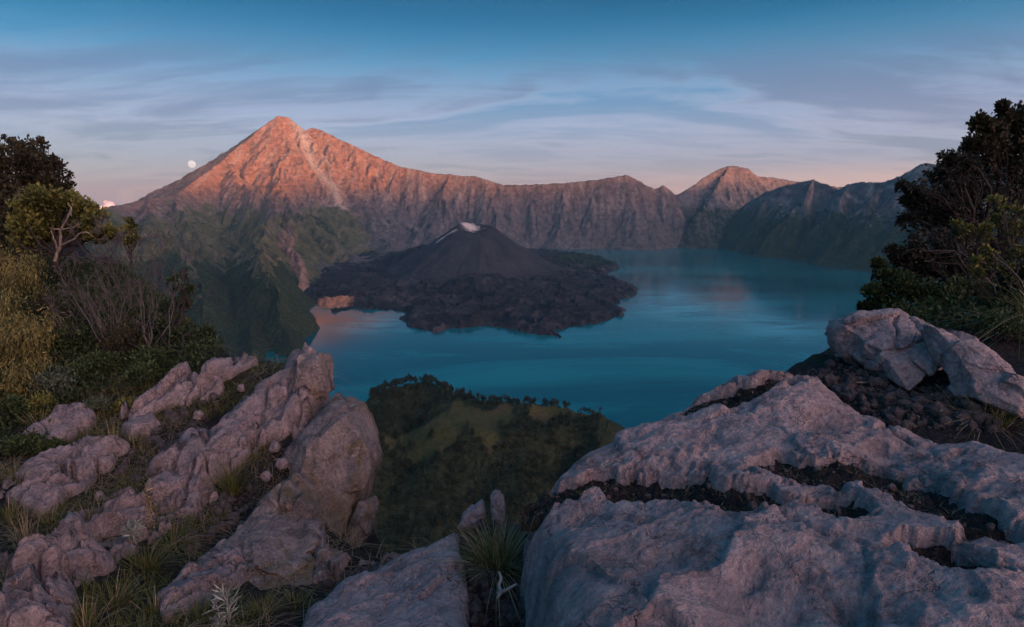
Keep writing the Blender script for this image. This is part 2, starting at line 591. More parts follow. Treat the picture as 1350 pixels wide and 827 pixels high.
# ---- what grows or lies where
pxs = X  # world metres
nz = fbm2(X / 520, Y / 520, 5, 21)
nz2 = fbm2(X / 140, Y / 140, 4, 22)
rin = np.exp(-((X + 2550) / 2200) ** 2) * (owner == 0)       # volcano side
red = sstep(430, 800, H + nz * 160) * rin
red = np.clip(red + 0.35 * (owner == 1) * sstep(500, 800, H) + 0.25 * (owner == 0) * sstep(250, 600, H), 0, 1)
leftk = np.maximum(sstep(-1050, -1750, X - nz * 400), sstep(4600, 3900, Y) * (X < 0))
veg = np.clip(1.02 - sstep(300, 620, H + nz * 190 + nz2 * 80), 0, 1) * leftk * (0.55 + 0.45 * sstep(1.7, 1.0, sl2)) * sstep(6900, 5900, Y)
veg = np.maximum(veg, 0.45 * (owner == 2) * sstep(600, 200, H))
veg = np.maximum(veg, 0.42 * sstep(0, 1000, X) * (owner != 2) * sstep(600, 150, H + nz * 200))
forest = sstep(300, 110, H + nz2 * 90) * (X < 0) * sstep(4400, 3500, Y)
forest = np.maximum(forest, np.clip(0.5 - ero * 0.35, 0, 1) * veg * 0.95)
forest = np.maximum(forest, (owner == 2) * (0.60 * sstep(620, 60, H) + 0.30 + 0.1 * nz2))  # right wall: its shade is put into the colour as extra dark forest
forest = np.maximum(forest, (owner == 1) * 0.55 * sstep(520, 360, H))
forest = np.maximum(forest, 0.6 * sstep(140, 60, H) * sstep(0.45, 0.2, sl2) * sstep(-1700, -1400, X) * sstep(4900, 5400, Y))
sx_, sy_, sz_ = P(405, 190, 7200)
tx_, ty_, tz_ = P(448, 285, 6300)
dsc = poly_dist(X + wx, Y + wy, [P(392, 168, 7450)[:2], P(404, 195, 7050)[:2], P(425, 240, 6700)[:2], P(440, 262, 6500)[:2], P(452, 290, 6200)[:2]], False)
scree = np.exp(-(dsc / (70 + 55 * nz2)) ** 2) * 1.0
dgu = poly_dist(X + wx * .6, Y + wy * .6, [P(378, 318, 4900)[:2], P(385, 345, 4300)[:2], P(400, 372, 3800)[:2], P(408, 385, 3560)[:2]], False)
scree = np.maximum(scree, 0.45 * np.exp(-(dgu / 32) ** 2))
red = np.maximum(red, 0.7 * np.exp(-(dgu / 60) ** 2))
scree = np.maximum(scree, 0.8 * (owner == 2) * sstep(0.66, 0.92, ridged2(X / 130, Y / 900 + H / 500, 3, 33)) * sstep(60, 200, H))
scree = np.maximum(scree, 0.45 * (owner == 0) * sstep(0.66, 0.9, ridged2(X / 170, H / 900, 3, 35)) * sstep(250, 500, H))
forest = forest * (1 - np.clip(np.exp(-(dgu / 38) ** 2) * 1.2, 0, 1))
veg = veg * (1 - np.clip(np.exp(-(dgu / 38) ** 2) * 1.2, 0, 1))
mask = np.stack([veg, np.clip(scree, 0, 1), red, np.clip(forest, 0, 1)], -1).reshape(-1, 4)

terr_mat = terrain_material()
V = np.stack([X, Y, H], -1).reshape(-1, 3)
F = grid_faces(NR, NC)
keep = (V[:, 2][F].max(1) > -25)
fo = owner.reshape(-1)[F].max(1)
for own, nm, lab in ((0, 'volcano_and_crater_wall', 'tall sunlit volcano with its long grey crater wall behind the lake'),
                     (1, 'mountain', 'far rocky peak lit on its right side above the crater wall'),
                     (2, 'crater_wall', 'dark blue forested crater wall at the right end of the lake, shade painted into its forest colour')):
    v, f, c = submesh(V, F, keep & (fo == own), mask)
    tag(mesh(nm, v, f, terr_mat, colors={'mask': c}), lab, 'mountain', kind='structure')

# ------------------------------------------------------------------ lake
def lake_material():
    m, N = mat_new('lake_water')
    pos = N.n('ShaderNodeTexCoord').outputs['Object']
    big = N.noise(N.mapping(pos, scale=(0.0007, 0.0021, 1), rot=(0, 0, R(12))), 1.0, 6, 0.62, 0.8)
    n1 = N.noise(pos, 0.03, 4, 0.6)
    n2 = N.noise(N.mapping(pos, scale=(1, 1.6, 1)), 0.15, 3, 0.6)
    # iron-stained shallows in the left bay
    bx, by, _ = PZ(412, 421, 0)
    dd = N.vmath('DISTANCE', N.vmath('ADD', pos, N.vmath('MULTIPLY', N.noise(pos, 0.006, 4, 0.6, out=1), (160, 260, 0))), (bx + 90, by + 130, 0))
    stain = N.smooth(dd, 230, 40)
    c = N.mix(N.smooth(big, 0.40, 0.66), (0.0, 0.085, 0.105), (0.003, 0.190, 0.205))
    c = N.mix(N.math('MULTIPLY', stain, 0.75), c, (0.24, 0.085, 0.05))
    sheen = None  # soft streaky patches of sky sheen, painted into the water colour
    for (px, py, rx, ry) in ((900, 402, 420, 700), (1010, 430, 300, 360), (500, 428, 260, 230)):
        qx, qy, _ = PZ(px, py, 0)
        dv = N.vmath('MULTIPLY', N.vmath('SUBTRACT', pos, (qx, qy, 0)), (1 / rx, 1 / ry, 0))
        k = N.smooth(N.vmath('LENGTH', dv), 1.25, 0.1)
        sheen = k if sheen is None else N.math('MAXIMUM', sheen, k)
    sheen_streaks = N.smooth(N.noise(N.mapping(pos, scale=(0.0016, 0.0060, 1), rot=(0, 0, R(-9))), 1.0, 6, 0.6, 1.2), 0.34, 0.62)
    c = N.mix(N.math('MULTIPLY', N.math('MULTIPLY', sheen, sheen_streaks), N.math('SUBTRACT', 1.0, stain)), c, (0.05, 0.33, 0.355))
    ro = N.math('MULTIPLY_ADD', big, 0.16, 0.05)
    h = N.math('ADD', n1, N.math('MULTIPLY', n2, 0.25))
    b = finish(N, c, ro, bump(N, h, 0.06, 2.0), 0.5)
    b.inputs['IOR'].default_value = 1.33
    return m


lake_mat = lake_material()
lx = np.linspace(-7000, 7000, 60); ly = np.linspace(700, 8500, 40)
gxx, gyy = np.meshgrid(lx, ly)
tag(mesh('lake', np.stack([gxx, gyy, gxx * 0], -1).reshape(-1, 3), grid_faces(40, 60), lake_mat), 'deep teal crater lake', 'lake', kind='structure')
tag(mesh('ground', np.array([(-11500, -7500, -60), (11500, -7500, -60), (11500, 11500, -60), (-11500, 11500, -60)]), np.array([[0, 1, 2, 3]]), terr_mat,
         colors={'mask': np.tile([[.6, 0, 0, .6]], (4, 1))}), 'wide lowland far below the crater rim', 'ground', kind='structure')

# ------------------------------------------------------------------ the rest of the rim, behind the camera
rx = np.linspace(-9500, 10500, 170); ry = np.linspace(-6500, -250, 70)
X, Y = np.meshgrid(rx, ry)
top = np.interp(rx, [-9500, -5000, -2000, 800, 2600, 3900, 5200, 6300, 8000, 10500], [500, 720, 640, 640, 760, 860, 900, 960, 1010, 960])[None] + 45 * fbm2(X / 700, Y / 700, 4, 300)
yl = np.interp(rx, [-9500, -4000, 0, 4000, 10500], [-1200, -2200, -2300, -1800, -900])[None]
dd = Y - yl
H = top - np.where(dd > 0, 0.42, 0.3) * np.abs(dd) + 30 * ridged2(X / 400, Y / 400, 4, 301)
m_ = np.stack([0 * X + .7, 0 * X, 0 * X, 0 * X + .5], -1).reshape(-1, 4)
tag(mesh('crater_rim', np.stack([X, Y, np.maximum(H, -80)], -1).reshape(-1, 3), grid_faces(70, 170), terr_mat, colors={'mask': m_}),
    'grassy western rim of the crater behind the viewpoint', 'mountain', kind='structure')

# ------------------------------------------------------------------ wooded hill below the rim
hill_r = [
    ridge([(440, 545, 900), (480, 532, 930), (520, 512, 990), (560, 502, 1000), (590, 515, 960), (610, 528, 920), (680, 534, 880), (750, 538, 855), (785, 548, 830), (803, 566, 800)], .75, 400),
    ridge([(600, 530, 915), (585, 600, 770), (575, 660, 720), (565, 760, 650)], .6, 400),
    ridge([(700, 535, 875), (690, 600, 765), (680, 660, 715), (670, 740, 660)], .6, 400),
    ridge([(510, 520, 960), (500, 600, 780), (490, 680, 710), (480, 760, 650)], .6, 400),
    ridge([(785, 548, 830), (790, 620, 720), (780, 700, 660)], .7, 400),
    ridge([(440, 545, 900), (380, 640, 760), (360, 720, 680)], .7, 400),
]
uh = np.linspace(-0.48, 0.40, 300)
yh = np.exp(np.linspace(math.log(24), math.log(1250), 330))
X = uh[None] * yh[:, None]; Y = np.repeat(yh[:, None], 300, 1)
wx = fbm2(X / 60, Y / 60, 4, 203) * 16; wy = fbm2(X / 60, Y / 60, 4, 204) * 16
H = np.full(X.shape, -300.0)
for pts, D0 in hill_r:
    hr = np.full(X.shape, -1e9)
    for a, b in zip(pts[:-1], pts[1:]):
        ex, ey = b[0] - a[0], b[1] - a[1]
        t = np.clip(((X + wx - a[0]) * ex + (Y + wy - a[1]) * ey) / (ex * ex + ey * ey), 0, 1)
        d = np.hypot(X + wx - a[0] - t * ex, Y + wy - a[1] - t * ey)
        hr = np.maximum(hr, a[2] + t * (b[2] - a[2]) - a[3] * d)
    H = smax(H, hr, 12.0)
px_, py_, pz_ = P(670, 548, 850)
H = smax(H, np.where(True, pz_ - 3 - 0.03 * np.abs(X - px_) - 1.1 * np.maximum(np.hypot((X - px_) * .55, Y - py_) - 60, 0), 0), 12)
H = smax(H, 568 - 1.05 * (Y - 24) + 12 * fbm2(X / 40, Y / 40, 4, 207), 15)
H = smax(H, 120 - 0.4 * np.maximum(Y - 900, 0) + 25 * fbm2(X / 150, Y / 150, 3, 208) - np.maximum(Y - 800, 0) * .5, 20)
open_ = sstep(0.0, 0.25, fbm2(X / 70, Y / 70, 4, 210) + 0.35 - np.hypot((X - px_ + 25) / 150, (Y - py_) / 75) * .55 + 0.18)
open_ *= sstep(690, 770, Y)
canopy = np.abs(fbm2(X / 9, Y / 9, 3, 209))
H2 = H + (1 - open_) * (4.5 * (1 - canopy * 2.2) + 3 * fbm2(X / 28, Y / 28, 3, 211)) + 1.2 * fbm2(X / 14, Y / 14, 3, 212)


def hill_material():
    m, N = mat_new('wooded_hill')
    pos = N.n('ShaderNodeTexCoord').outputs['Object']
    at = N.n('ShaderNodeAttribute', attribute_name='mask')
    n1 = N.noise(pos, 0.03, 5, 0.6); n2 = N.noise(pos, 0.25, 5, 0.65); v = N.vor(pos, 0.14)
    grass = N.ramp(n1, [(0.35, (0.050, 0.055, 0.022)), (0.5, (0.085, 0.085, 0.032)), (0.62, (0.095, 0.075, 0.04)), (0.7, (0.11, 0.10, 0.045))])
    tree = N.ramp(N.math('ADD', N.math('MULTIPLY', n2, 0.6), N.math('MULTIPLY', v, 0.35)), [(0.3, (0.045, 0.055, 0.026)), (0.55, (0.026, 0.036, 0.02)), (0.8, (0.014, 0.02, 0.014))])
    s = N.n('ShaderNodeSeparateColor', ins={0: at.outputs['Color']})
    c = N.mix(N.smooth(N.math('ADD', s.outputs[0], N.math('MULTIPLY_ADD', n2, 1.0, -0.5)), 0.4, 0.65), tree, grass)
    finish(N, c, 0.95, bump(N, N.math('ADD', n2, N.math('MULTIPLY', v, -0.4)), 1.0, 4.0), 0.1)
    return m


hill_mat = hill_material()
V = np.stack([X, Y, H2], -1).reshape(-1, 3)
F = grid_faces(330, 300)
v, f, c = submesh(V, F, V[:, 2][F].max(1) > -20, np.stack([open_, 0 * X, 0 * X, 0 * X + 1], -1).reshape(-1, 4))
tag(mesh('forested_hill', v, f, hill_mat, colors={'mask': c}), 'dark wooded hill with a grassy top below the viewpoint', 'hill', kind='structure')
hill_X, hill_Y, hill_H, hill_open = X, Y, H2, open_

# ------------------------------------------------------------------ young cone and its lava field in the lake
shore = [(404, 398), (440, 411), (462, 409), (500, 408), (532, 412), (528, 424), (542, 432), (575, 437), (600, 433), (635, 431), (670, 434), (700, 440), (738, 447), (741, 443), (735, 436),
         (765, 430), (800, 424), (822, 415), (825, 408), (808, 402), (843, 388), (840, 379), (812, 370), (800, 362), (818, 354), (812, 347), (795, 341), (760, 336), (730, 333), (690, 331), (640, 328), (560, 330), (500, 326), (440, 330), (415, 352), (398, 376)]
shore_w = [PZ(px, py, 0)[:2] for px, py in shore]
n_c, n_r = 560, 440
ua = np.linspace(-0.36, 0.24, n_c)
ya = np.exp(np.linspace(math.log(2350), math.log(6500), n_r))
X = ua[None] * ya[:, None]; Y = np.repeat(ya[:, None], n_c, 1)
wxx = fbm2(X / 70, Y / 90, 5, 51, .6) * 44; wyy = fbm2(X / 70, Y / 90, 5, 52, .6) * 80
ins = in_poly(X + wxx, Y + wyy, shore_w)
dist = poly_dist(X + wxx, Y + wyy, shore_w) * np.where(ins, 1, -1)
flow = fbm2(X / 300, Y / 300, 4, 53)
lob = ridged2(X / 170 + flow, Y / 230 + flow, 5, 54)
lava = -14 + 30 * sstep(-25, 45, dist) + sstep(20, 700, dist) * 30
rough = (lob - 0.5) * 52 + fbm2(X / 90 + flow * 2, Y / 90, 4, 55) * 14 + np.abs(fbm2(X / 26, Y / 26, 3, 56)) * 8
h = lava + rough * sstep(-10, 80, dist)
# cone
ax, ay, az = P(628, 296, 4350)
qx, qy = X - ax, Y - ay
r = np.hypot(qx, qy * 0.9)
th = np.arctan2(qy, qx)
rw = r * (1 + 0.05 * noise2(np.cos(th) * 2 + 5, np.sin(th) * 2, 57))
cone = az + 92 - 0.82 * 1300 * (1 - np.exp(-rw / 1300)) - 0.10 * np.clip(qx, -150, 150)
crater_r = 120
cone = np.where(rw < crater_r, az + 92 - 0.82 * 1300 * (1 - math.exp(-crater_r / 1300)) - 0.10 * np.clip(qx, -150, 150) - 45 * np.cos(np.clip(rw / crater_r, 0, 1) * math.pi / 2) - 18 * (qy < 0) * np.cos(np.clip(rw / crater_r, 0, 1) * math.pi / 2), cone)
front = np.clip(-qy / (r + 1) + 0.35 * -qx / (r + 1), 0, 1)
cone -= 42 * front * np.exp(-((rw - crater_r) / 75) ** 2)
cone += 11 * noise2(np.cos(th) * 3.2, np.sin(th) * 3.2, 58) * np.exp(-((rw - crater_r) / 90) ** 2)
gul = np.zeros_like(h)
for k_, a_ in ((5, 9.0), (13, 4.0), (41, 2.0)):
    gul += a_ * noise2(np.cos(th) * k_ + flow * 1.6, np.sin(th) * k_, 60 + k_)
cone += gul * sstep(crater_r, 420, rw) + fbm2(X / 30, Y / 30, 3, 59) * 2.5
# older shoulder left of the cone and a low dome in front
sx0, sy0, _ = P(560, 322, 4900)
sh = 165 - 0.36 * np.hypot((X - sx0) * 0.8, Y - sy0) + rough * .6
dx0, dy0, dz0 = P(632, 371, 3560)
rd = np.hypot(X - dx0, (Y - dy0) * 0.8)
dome = 84 * np.exp(-(rd / 135) ** 2) - 52 * np.exp(-(rd / 65) ** 2)
h = smax(h + dome * sstep(0, 80, dist), np.where(dist > -50, cone, -50), 26)
h = smax(h, np.where(dist > -80, sh, -60), 30)
isw = sstep(0, 25, cone - (lava + rough * 0.7) + 6)
white = np.exp(-(np.hypot(X - ax + 50, (Y - ay - 60)) / 85) ** 2) * 1.1 + 0.72 * np.exp(-(poly_dist(X + wxx * .5, Y, [(ax - 150, ay - 60), (ax - 215, ay - 120), (ax - 255, ay - 160)], False) / 32) ** 2)
brown = np.exp(-(np.hypot((X - ax - 70), (Y - ay - 50)) / 80) ** 2)
ox, oy, _ = PZ(440, 402, 0)
orange = np.exp(-(np.hypot((X - ox) / 120, (Y - oy) / 170)) ** 2)
ex_, ey2, _ = P(520, 335, 5200)
forest = np.clip(0.95 * np.exp(-(np.hypot((X - ex_) / 330, (Y - ey2) / 330)) ** 2) + sstep(0.0, 0.5, fbm2(X / 400, Y / 400, 3, 77)) * sstep(1500, 1900, X + 0.35 * (Y - 4000)) * 0, 0, 1)
fx2, fy2, _ = PZ(770, 345, 0)
forest = np.maximum(forest, 0.9 * np.exp(-(np.hypot((X - fx2) / 330, (Y - fy2) / 700)) ** 2) * (1 - isw))
tan_ = 0.7 * np.exp(-(np.hypot(X - PZ(430, 372, 0)[0], (Y - PZ(430, 372, 0)[1]) / 2) / 260) ** 2)
cm = np.stack([np.clip(white, 0, 1), isw, np.clip(orange + 0.5 * brown, 0, 1), forest], -1).reshape(-1, 4)


def lava_material():
    m, N = mat_new('lava_and_ash')
    pos = N.n('ShaderNodeTexCoord').outputs['Object']
    at = N.n('ShaderNodeAttribute', attribute_name='mask')
    s = N.n('ShaderNodeSeparateColor', ins={0: at.outputs['Color']})
    n1 = N.noise(pos, 0.006, 6, 0.62, 0.5); n2 = N.noise(pos, 0.035, 6, 0.65); n3 = N.noise(pos, 0.15, 4, 0.6)
    lav = N.ramp(N.math('ADD', N.math('MULTIPLY', n1, 0.6), N.math('MULTIPLY', n2, 0.45)), [(0.36, (0.007, 0.008, 0.011)), (0.48, (0.018, 0.0185, 0.023)), (0.58, (0.036, 0.036, 0.041)), (0.68, (0.085, 0.078, 0.078))])
    ash = N.ramp(n1, [(0.3, (0.024, 0.025, 0.031)), (0.7, (0.056, 0.054, 0.061))])
    c = N.mix(s.outputs[1], lav, ash)
    c = N.mix(N.smooth(N.math('ADD', s.outputs[2], N.math('MULTIPLY_ADD', n2, 0.8, -0.4)), 0.4, 0.7), c, (0.36, 0.19, 0.115))
    c = N.mix(N.smooth(N.math('ADD', s.outputs[0], N.math('MULTIPLY_ADD', n3, 1.8, -1.0)), 0.45, 0.75), c, (0.60, 0.54, 0.50))
    c = N.mix(N.smooth(N.math('ADD', at.outputs['Alpha'], N.math('MULTIPLY_ADD', n2, 0.9, -0.45)), 0.42, 0.6), c, (0.022, 0.034, 0.02))
    finish(N, c, 0.95, bump(N, N.math('ADD', n2, N.math('MULTIPLY', n3, 0.5)), 0.8, 9.0), 0.1)
    return m


V = np.stack([X, Y, h], -1).reshape(-1, 3)
F = grid_faces(n_r, n_c)
v, f, c = submesh(V, F, V[:, 2][F].max(1) > -8, cm)
tag(mesh('volcanic_cone', v, f, lava_material(), colors={'mask': c}), 'dark ash cone with pale crater rim standing on its black lava field in the lake', 'volcano', kind='structure')

# ------------------------------------------------------------------ the rim we stand on
def rbf_fit(pts):
    p = np.array(pts, float)
    d = np.hypot(p[:, None, 0] - p[None, :, 0], p[:, None, 1] - p[None, :, 1])
    n = len(p)
    A = np.zeros((n + 3, n + 3))
    A[:n, :n] = d + np.eye(n) * 0.02
    A[:n, n] = 1; A[:n, n + 1:] = p[:, :2]
    A[n, :n] = 1; A[n + 1:, :n] = p[:, :2].T
    w = np.linalg.solve(A, np.concatenate([p[:, 2], [0, 0, 0]]))

    def f(x, y):
        sh = x.shape
        x = x.ravel(); y = y.ravel()
        o = w[n] + w[n + 1] * x + w[n + 2] * y
        for i in range(n):
            o = o + w[i] * np.hypot(x - p[i, 0], y - p[i, 1])
        return o.reshape(sh)
    return f


gpts = [P(*q) for q in [
    (-120, 827, 2.4), (0, 827, 2.6), (100, 827, 2.7), (250, 827, 2.9), (400, 827, 3.05), (520, 827, 3.1), (650, 827, 3.05),
    (-120, 740, 3.2), (0, 740, 3.4), (120, 740, 3.5), (250, 740, 3.7), (380, 740, 3.9), (480, 760, 3.8),
    (-120, 640, 4.2), (0, 640, 4.4), (120, 640, 4.6), (250, 640, 4.7), (340, 660, 4.6),
    (-120, 560, 5.2), (0, 560, 5.5), (120, 570, 5.5), (250, 570, 5.5), (330, 580, 5.4),
    (100, 500, 6.6), (200, 510, 6.3), (300, 500, 6.3), (400, 490, 6.2),
    (-120, 460, 6.8), (0, 470, 7.0), (0, 400, 8.2), (100, 430, 7.8), (200, 450, 7.4), (0, 380, 9.5), (100, 395, 9.5), (0, 345, 12), (100, 375, 12), (-150, 300, 12), (-200, 260, 17), (60, 340, 17),
    (600, 720, 3.8), (640, 670, 4.2), (560, 755, 3.6), (660, 690, 4.0), (660, 760, 3.35), (620, 790, 3.15),
    (1180, 525, 4.15), (1120, 490, 4.6), (1200, 465, 5.1), (1330, 440, 5.3), (1350, 400, 6.6), (1300, 410, 6.8), (1220, 418, 6.2), (1450, 380, 8.5), (1600, 320, 13), (1450, 480, 4.4), (1350, 520, 3.8)]]
for q in [(850, 640, 3.2, .35), (1000, 560, 3.7, .3), (760, 640, 3.45, .4), (1350, 600, 2.8, .3), (1350, 827, 1.75, .3), (1000, 827, 1.92, .4), (760, 827, 2.05, .4), (1450, 640, 2.5, .3)]:
    a = P(*q[:3]); gpts.append((a[0], a[1], a[2] - q[3]))
gpts += [(-3, 0.2, CAMZ - 1.75), (0, 0.2, CAMZ - 1.7), (3, 0.2, CAMZ - 1.6)]
g_rbf = rbf_fit(gpts)
edge = [(-30, 30), (-18, 24), (-10, 15.5), P(215, 400, 9.6)[:2], P(262, 450, 8.0)[:2], P(305, 478, 6.9)[:2], P(360, 470, 6.7)[:2], P(418, 480, 6.3)[:2], P(408, 530, 5.75)[:2], P(392, 600, 5.25)[:2], P(398, 690, 4.75)[:2], P(440, 745, 4.25)[:2],
        P(500, 750, 3.95)[:2], P(560, 742, 3.8)[:2], P(612, 708, 3.95)[:2], P(655, 680, 4.05)[:2], P(690, 650, 3.75)[:2], P(760, 605, 3.95)[:2], P(860, 550, 4.2)[:2], P(1000, 490, 4.7)[:2],
        P(1080, 450, 5.4)[:2], P(1150, 418, 6.1)[:2], P(1230, 402, 7.0)[:2], P(1330, 380, 8.6)[:2], (12, 14), (22, 20), (40, 30)]
rim_poly = edge + [(40, -30), (-30, -30)]


def ground_z(x, y, detail=True):
    z = g_rbf(x, y)
    ins = in_poly(x, y, rim_poly)
    d = poly_dist(x, y, edge, False)
    o = np.where(ins, 0, d)
    z = z - 2.6 * np.minimum(o, 4) - 1.3 * o
    if detail:
        z = z + 0.05 * fbm2(x * 2.2, y * 2.2, 4, 401) + 0.022 * fbm2(x * 9, y * 9, 3, 402)
    return z


def G(px, py, lo=1.2, hi=26.0):
    """ground point under a photo pixel"""
    ys = np.linspace(lo, hi, 900)
    r, u = (px - 675) / FPX, (413.5 - py) / FPX
    dy = CP + u * SP
    x = r / dy * ys; z = CAMZ + (-SP + u * CP) / dy * ys
    below = np.nonzero(z < ground_z(x, ys, False))[0]
    i = below[0] if len(below) else len(ys) - 1
    return Vector((x[i], ys[i], float(ground_z(np.array([x[i]]), np.array([ys[i]]))[0])))


def put(name, V, F, mat, loc, parent=None, **kw):
    """mesh from world-space vertices with its origin at loc"""
    return mesh(name, np.asarray(V) - np.array(loc), F, mat, parent, loc=loc if parent is None else (0, 0, 0), **kw)


def soil_material(name, dark=(0.009, 0.009, 0.010), mid=(0.024, 0.022, 0.022), light=(0.062, 0.056, 0.053), moss=(0.03, 0.038, 0.016), mossk=0.3, sc=1.0):
    m, N = mat_new(name)
    pos = N.n('ShaderNodeTexCoord').outputs['Object']
    n1 = N.noise(pos, 3.0 * sc, 5, 0.6); n2 = N.noise(pos, 26 * sc, 5, 0.7); v = N.vor(pos, 55 * sc)
    c = N.ramp(n2, [(0.3, dark), (0.52, mid), (0.72, light)])
    c = N.mix(N.math('MULTIPLY', N.smooth(n1, 0.5, 0.66), mossk * 2), c, moss)
    finish(N, c, 0.95, bump(N, N.math('ADD', n2, N.math('MULTIPLY', v, 0.5)), 1.0, 0.02), 0.15)
    return m


soil_mat = soil_material('dark_soil')
gu_ = np.sinh(np.linspace(-1.5, 1.5, 340)) / math.sinh(1.5) * 1.5
gy_ = np.exp(np.linspace(math.log(1.0), math.log(30), 290))
X = gu_[None] * (gy_[:, None] + 1.0); Y = np.repeat(gy_[:, None] - 3.0, 340, 1)
Zg = ground_z(X, Y)
tag(put('ground', np.stack([X, Y, Zg], -1).reshape(-1, 3), grid_faces(290, 340), soil_mat, (0, 4, CAMZ - 2)), 'dark mossy soil on the crater rim under the rocks', 'ground', kind='structure')


# ------------------------------------------------------------------ rock
def rock_material(name, lo=(0.085, 0.08, 0.086), mid=(0.34, 0.285, 0.288), hi=(0.60, 0.51, 0.50), lichen=None, dirt=0.5, sc=1.0, fine=1.0):
    m, N = mat_new(name)
    pos = N.n('ShaderNodeTexCoord').outputs['Object']
    big = N.noise(pos, 1.3 * sc, 5, 0.6, 0.4)
    med = N.noise(pos, 6.5 * sc, 6, 0.65, 0.3)
    fin = N.noise(pos, 38 * sc, 5, 0.72)
    pit = N.vor(N.vmath('ADD', pos, N.vmath('MULTIPLY', N.noise(pos, 9 * sc, 3, 0.6, out=1), (.12, .12, .12))), 24 * sc)
    k = N.math('ADD', N.math('MULTIPLY', med, 0.55), N.math('MULTIPLY', fin, 0.45))
    c = N.ramp(k, [(0.30, lo), (0.48, mid), (0.68, hi)])
    c = N.mix(N.math('MULTIPLY', N.smooth(big, 0.46, 0.66), 0.55), c, N.mix(0.5, c, (0.15, 0.155, 0.17)))
    sp = N.noise(pos, 95 * sc, 3, 0.7)
    c = N.mix(N.math('MULTIPLY', N.smooth(sp, 0.60, 0.72), 0.55), c, (0.05, 0.045, 0.045))
    if lichen:
        ln = N.noise(N.mapping(pos, scale=(1, 1, 0.4)), 2.3, 6, 0.7, 0.4, )
        c = N.mix(N.math('MULTIPLY', N.smooth(ln, 0.5, 0.64), 0.75), c, lichen)
        ln2 = N.noise(N.mapping(pos, scale=(3.5, 3.5, 0.5), loc=(4, 2, 1)), 1.6, 5, 0.65, 0.2)
        c = N.mix(N.math('MULTIPLY', N.smooth(ln2, 0.52, 0.68), 0.6), c, (0.045, 0.042, 0.04))
    pl = N.noise(N.mapping(pos, loc=(7, 3, 5)), 10 * sc, 4, 0.75, 0.6)
    c = N.mix(N.math('MULTIPLY', N.smooth(pl, 0.60, 0.68), 0.5), c, (0.44, 0.42, 0.40))
    st = N.noise(N.mapping(pos, loc=(1, 8, 2)), 0.9 * sc, 5, 0.68, 0.8)
    c = N.mix(N.math('MULTIPLY', N.smooth(st, 0.52, 0.66), 0.45), c, N.mix(0.7, c, (0.10, 0.085, 0.075)))
    # black lichen and dirt held in hollows of the surface
    dn = N.noise(pos, 3.6 * sc, 6, 0.72, 0.5)
    c = N.mix(N.math('MULTIPLY', N.smooth(dn, 0.58, 0.68), dirt), c, (0.035, 0.032, 0.032))
    crk = N.vor(N.vmath('ADD', pos, N.vmath('MULTIPLY', N.noise(pos, 4 * sc, 4, 0.6, out=1), (.5, .5, .5))), 1.5 * sc, 'DISTANCE_TO_EDGE')
    ck = N.smooth(crk, 0.008, 0.0)
    c = N.mix(N.math('MULTIPLY', ck, N.math('MULTIPLY', N.smooth(big, 0.5, 0.58), 0.6)), c, (0.03, 0.027, 0.027))
    h = N.math('ADD', N.math('MULTIPLY', med, 0.8), N.math('MULTIPLY', fin, 0.42 * fine))
    h = N.math('ADD', h, N.math('MULTIPLY', N.smooth(pit, 0.0, 0.35), 0.16 * fine))
    h = N.math('ADD', h, N.math('MULTIPLY', ck, -0.2))
    finish(N, c, 0.88, bump(N, h, 1.0, 0.085 / sc ** 0.5), 0.2)
    return m


rock_mat = rock_material('weathered_rose_rock')
slab_mat = rock_material('layered_grey_rock', lo=(0.055, 0.052, 0.055), mid=(0.275, 0.236, 0.238), hi=(0.52, 0.44, 0.43), dirt=0.85, sc=1.2)
face_mat = rock_material('lichen_streaked_rock', lo=(0.05, 0.048, 0.05), mid=(0.23, 0.205, 0.197), hi=(0.45, 0.39, 0.36), lichen=(0.17, 0.13, 0.055), dirt=0.4)


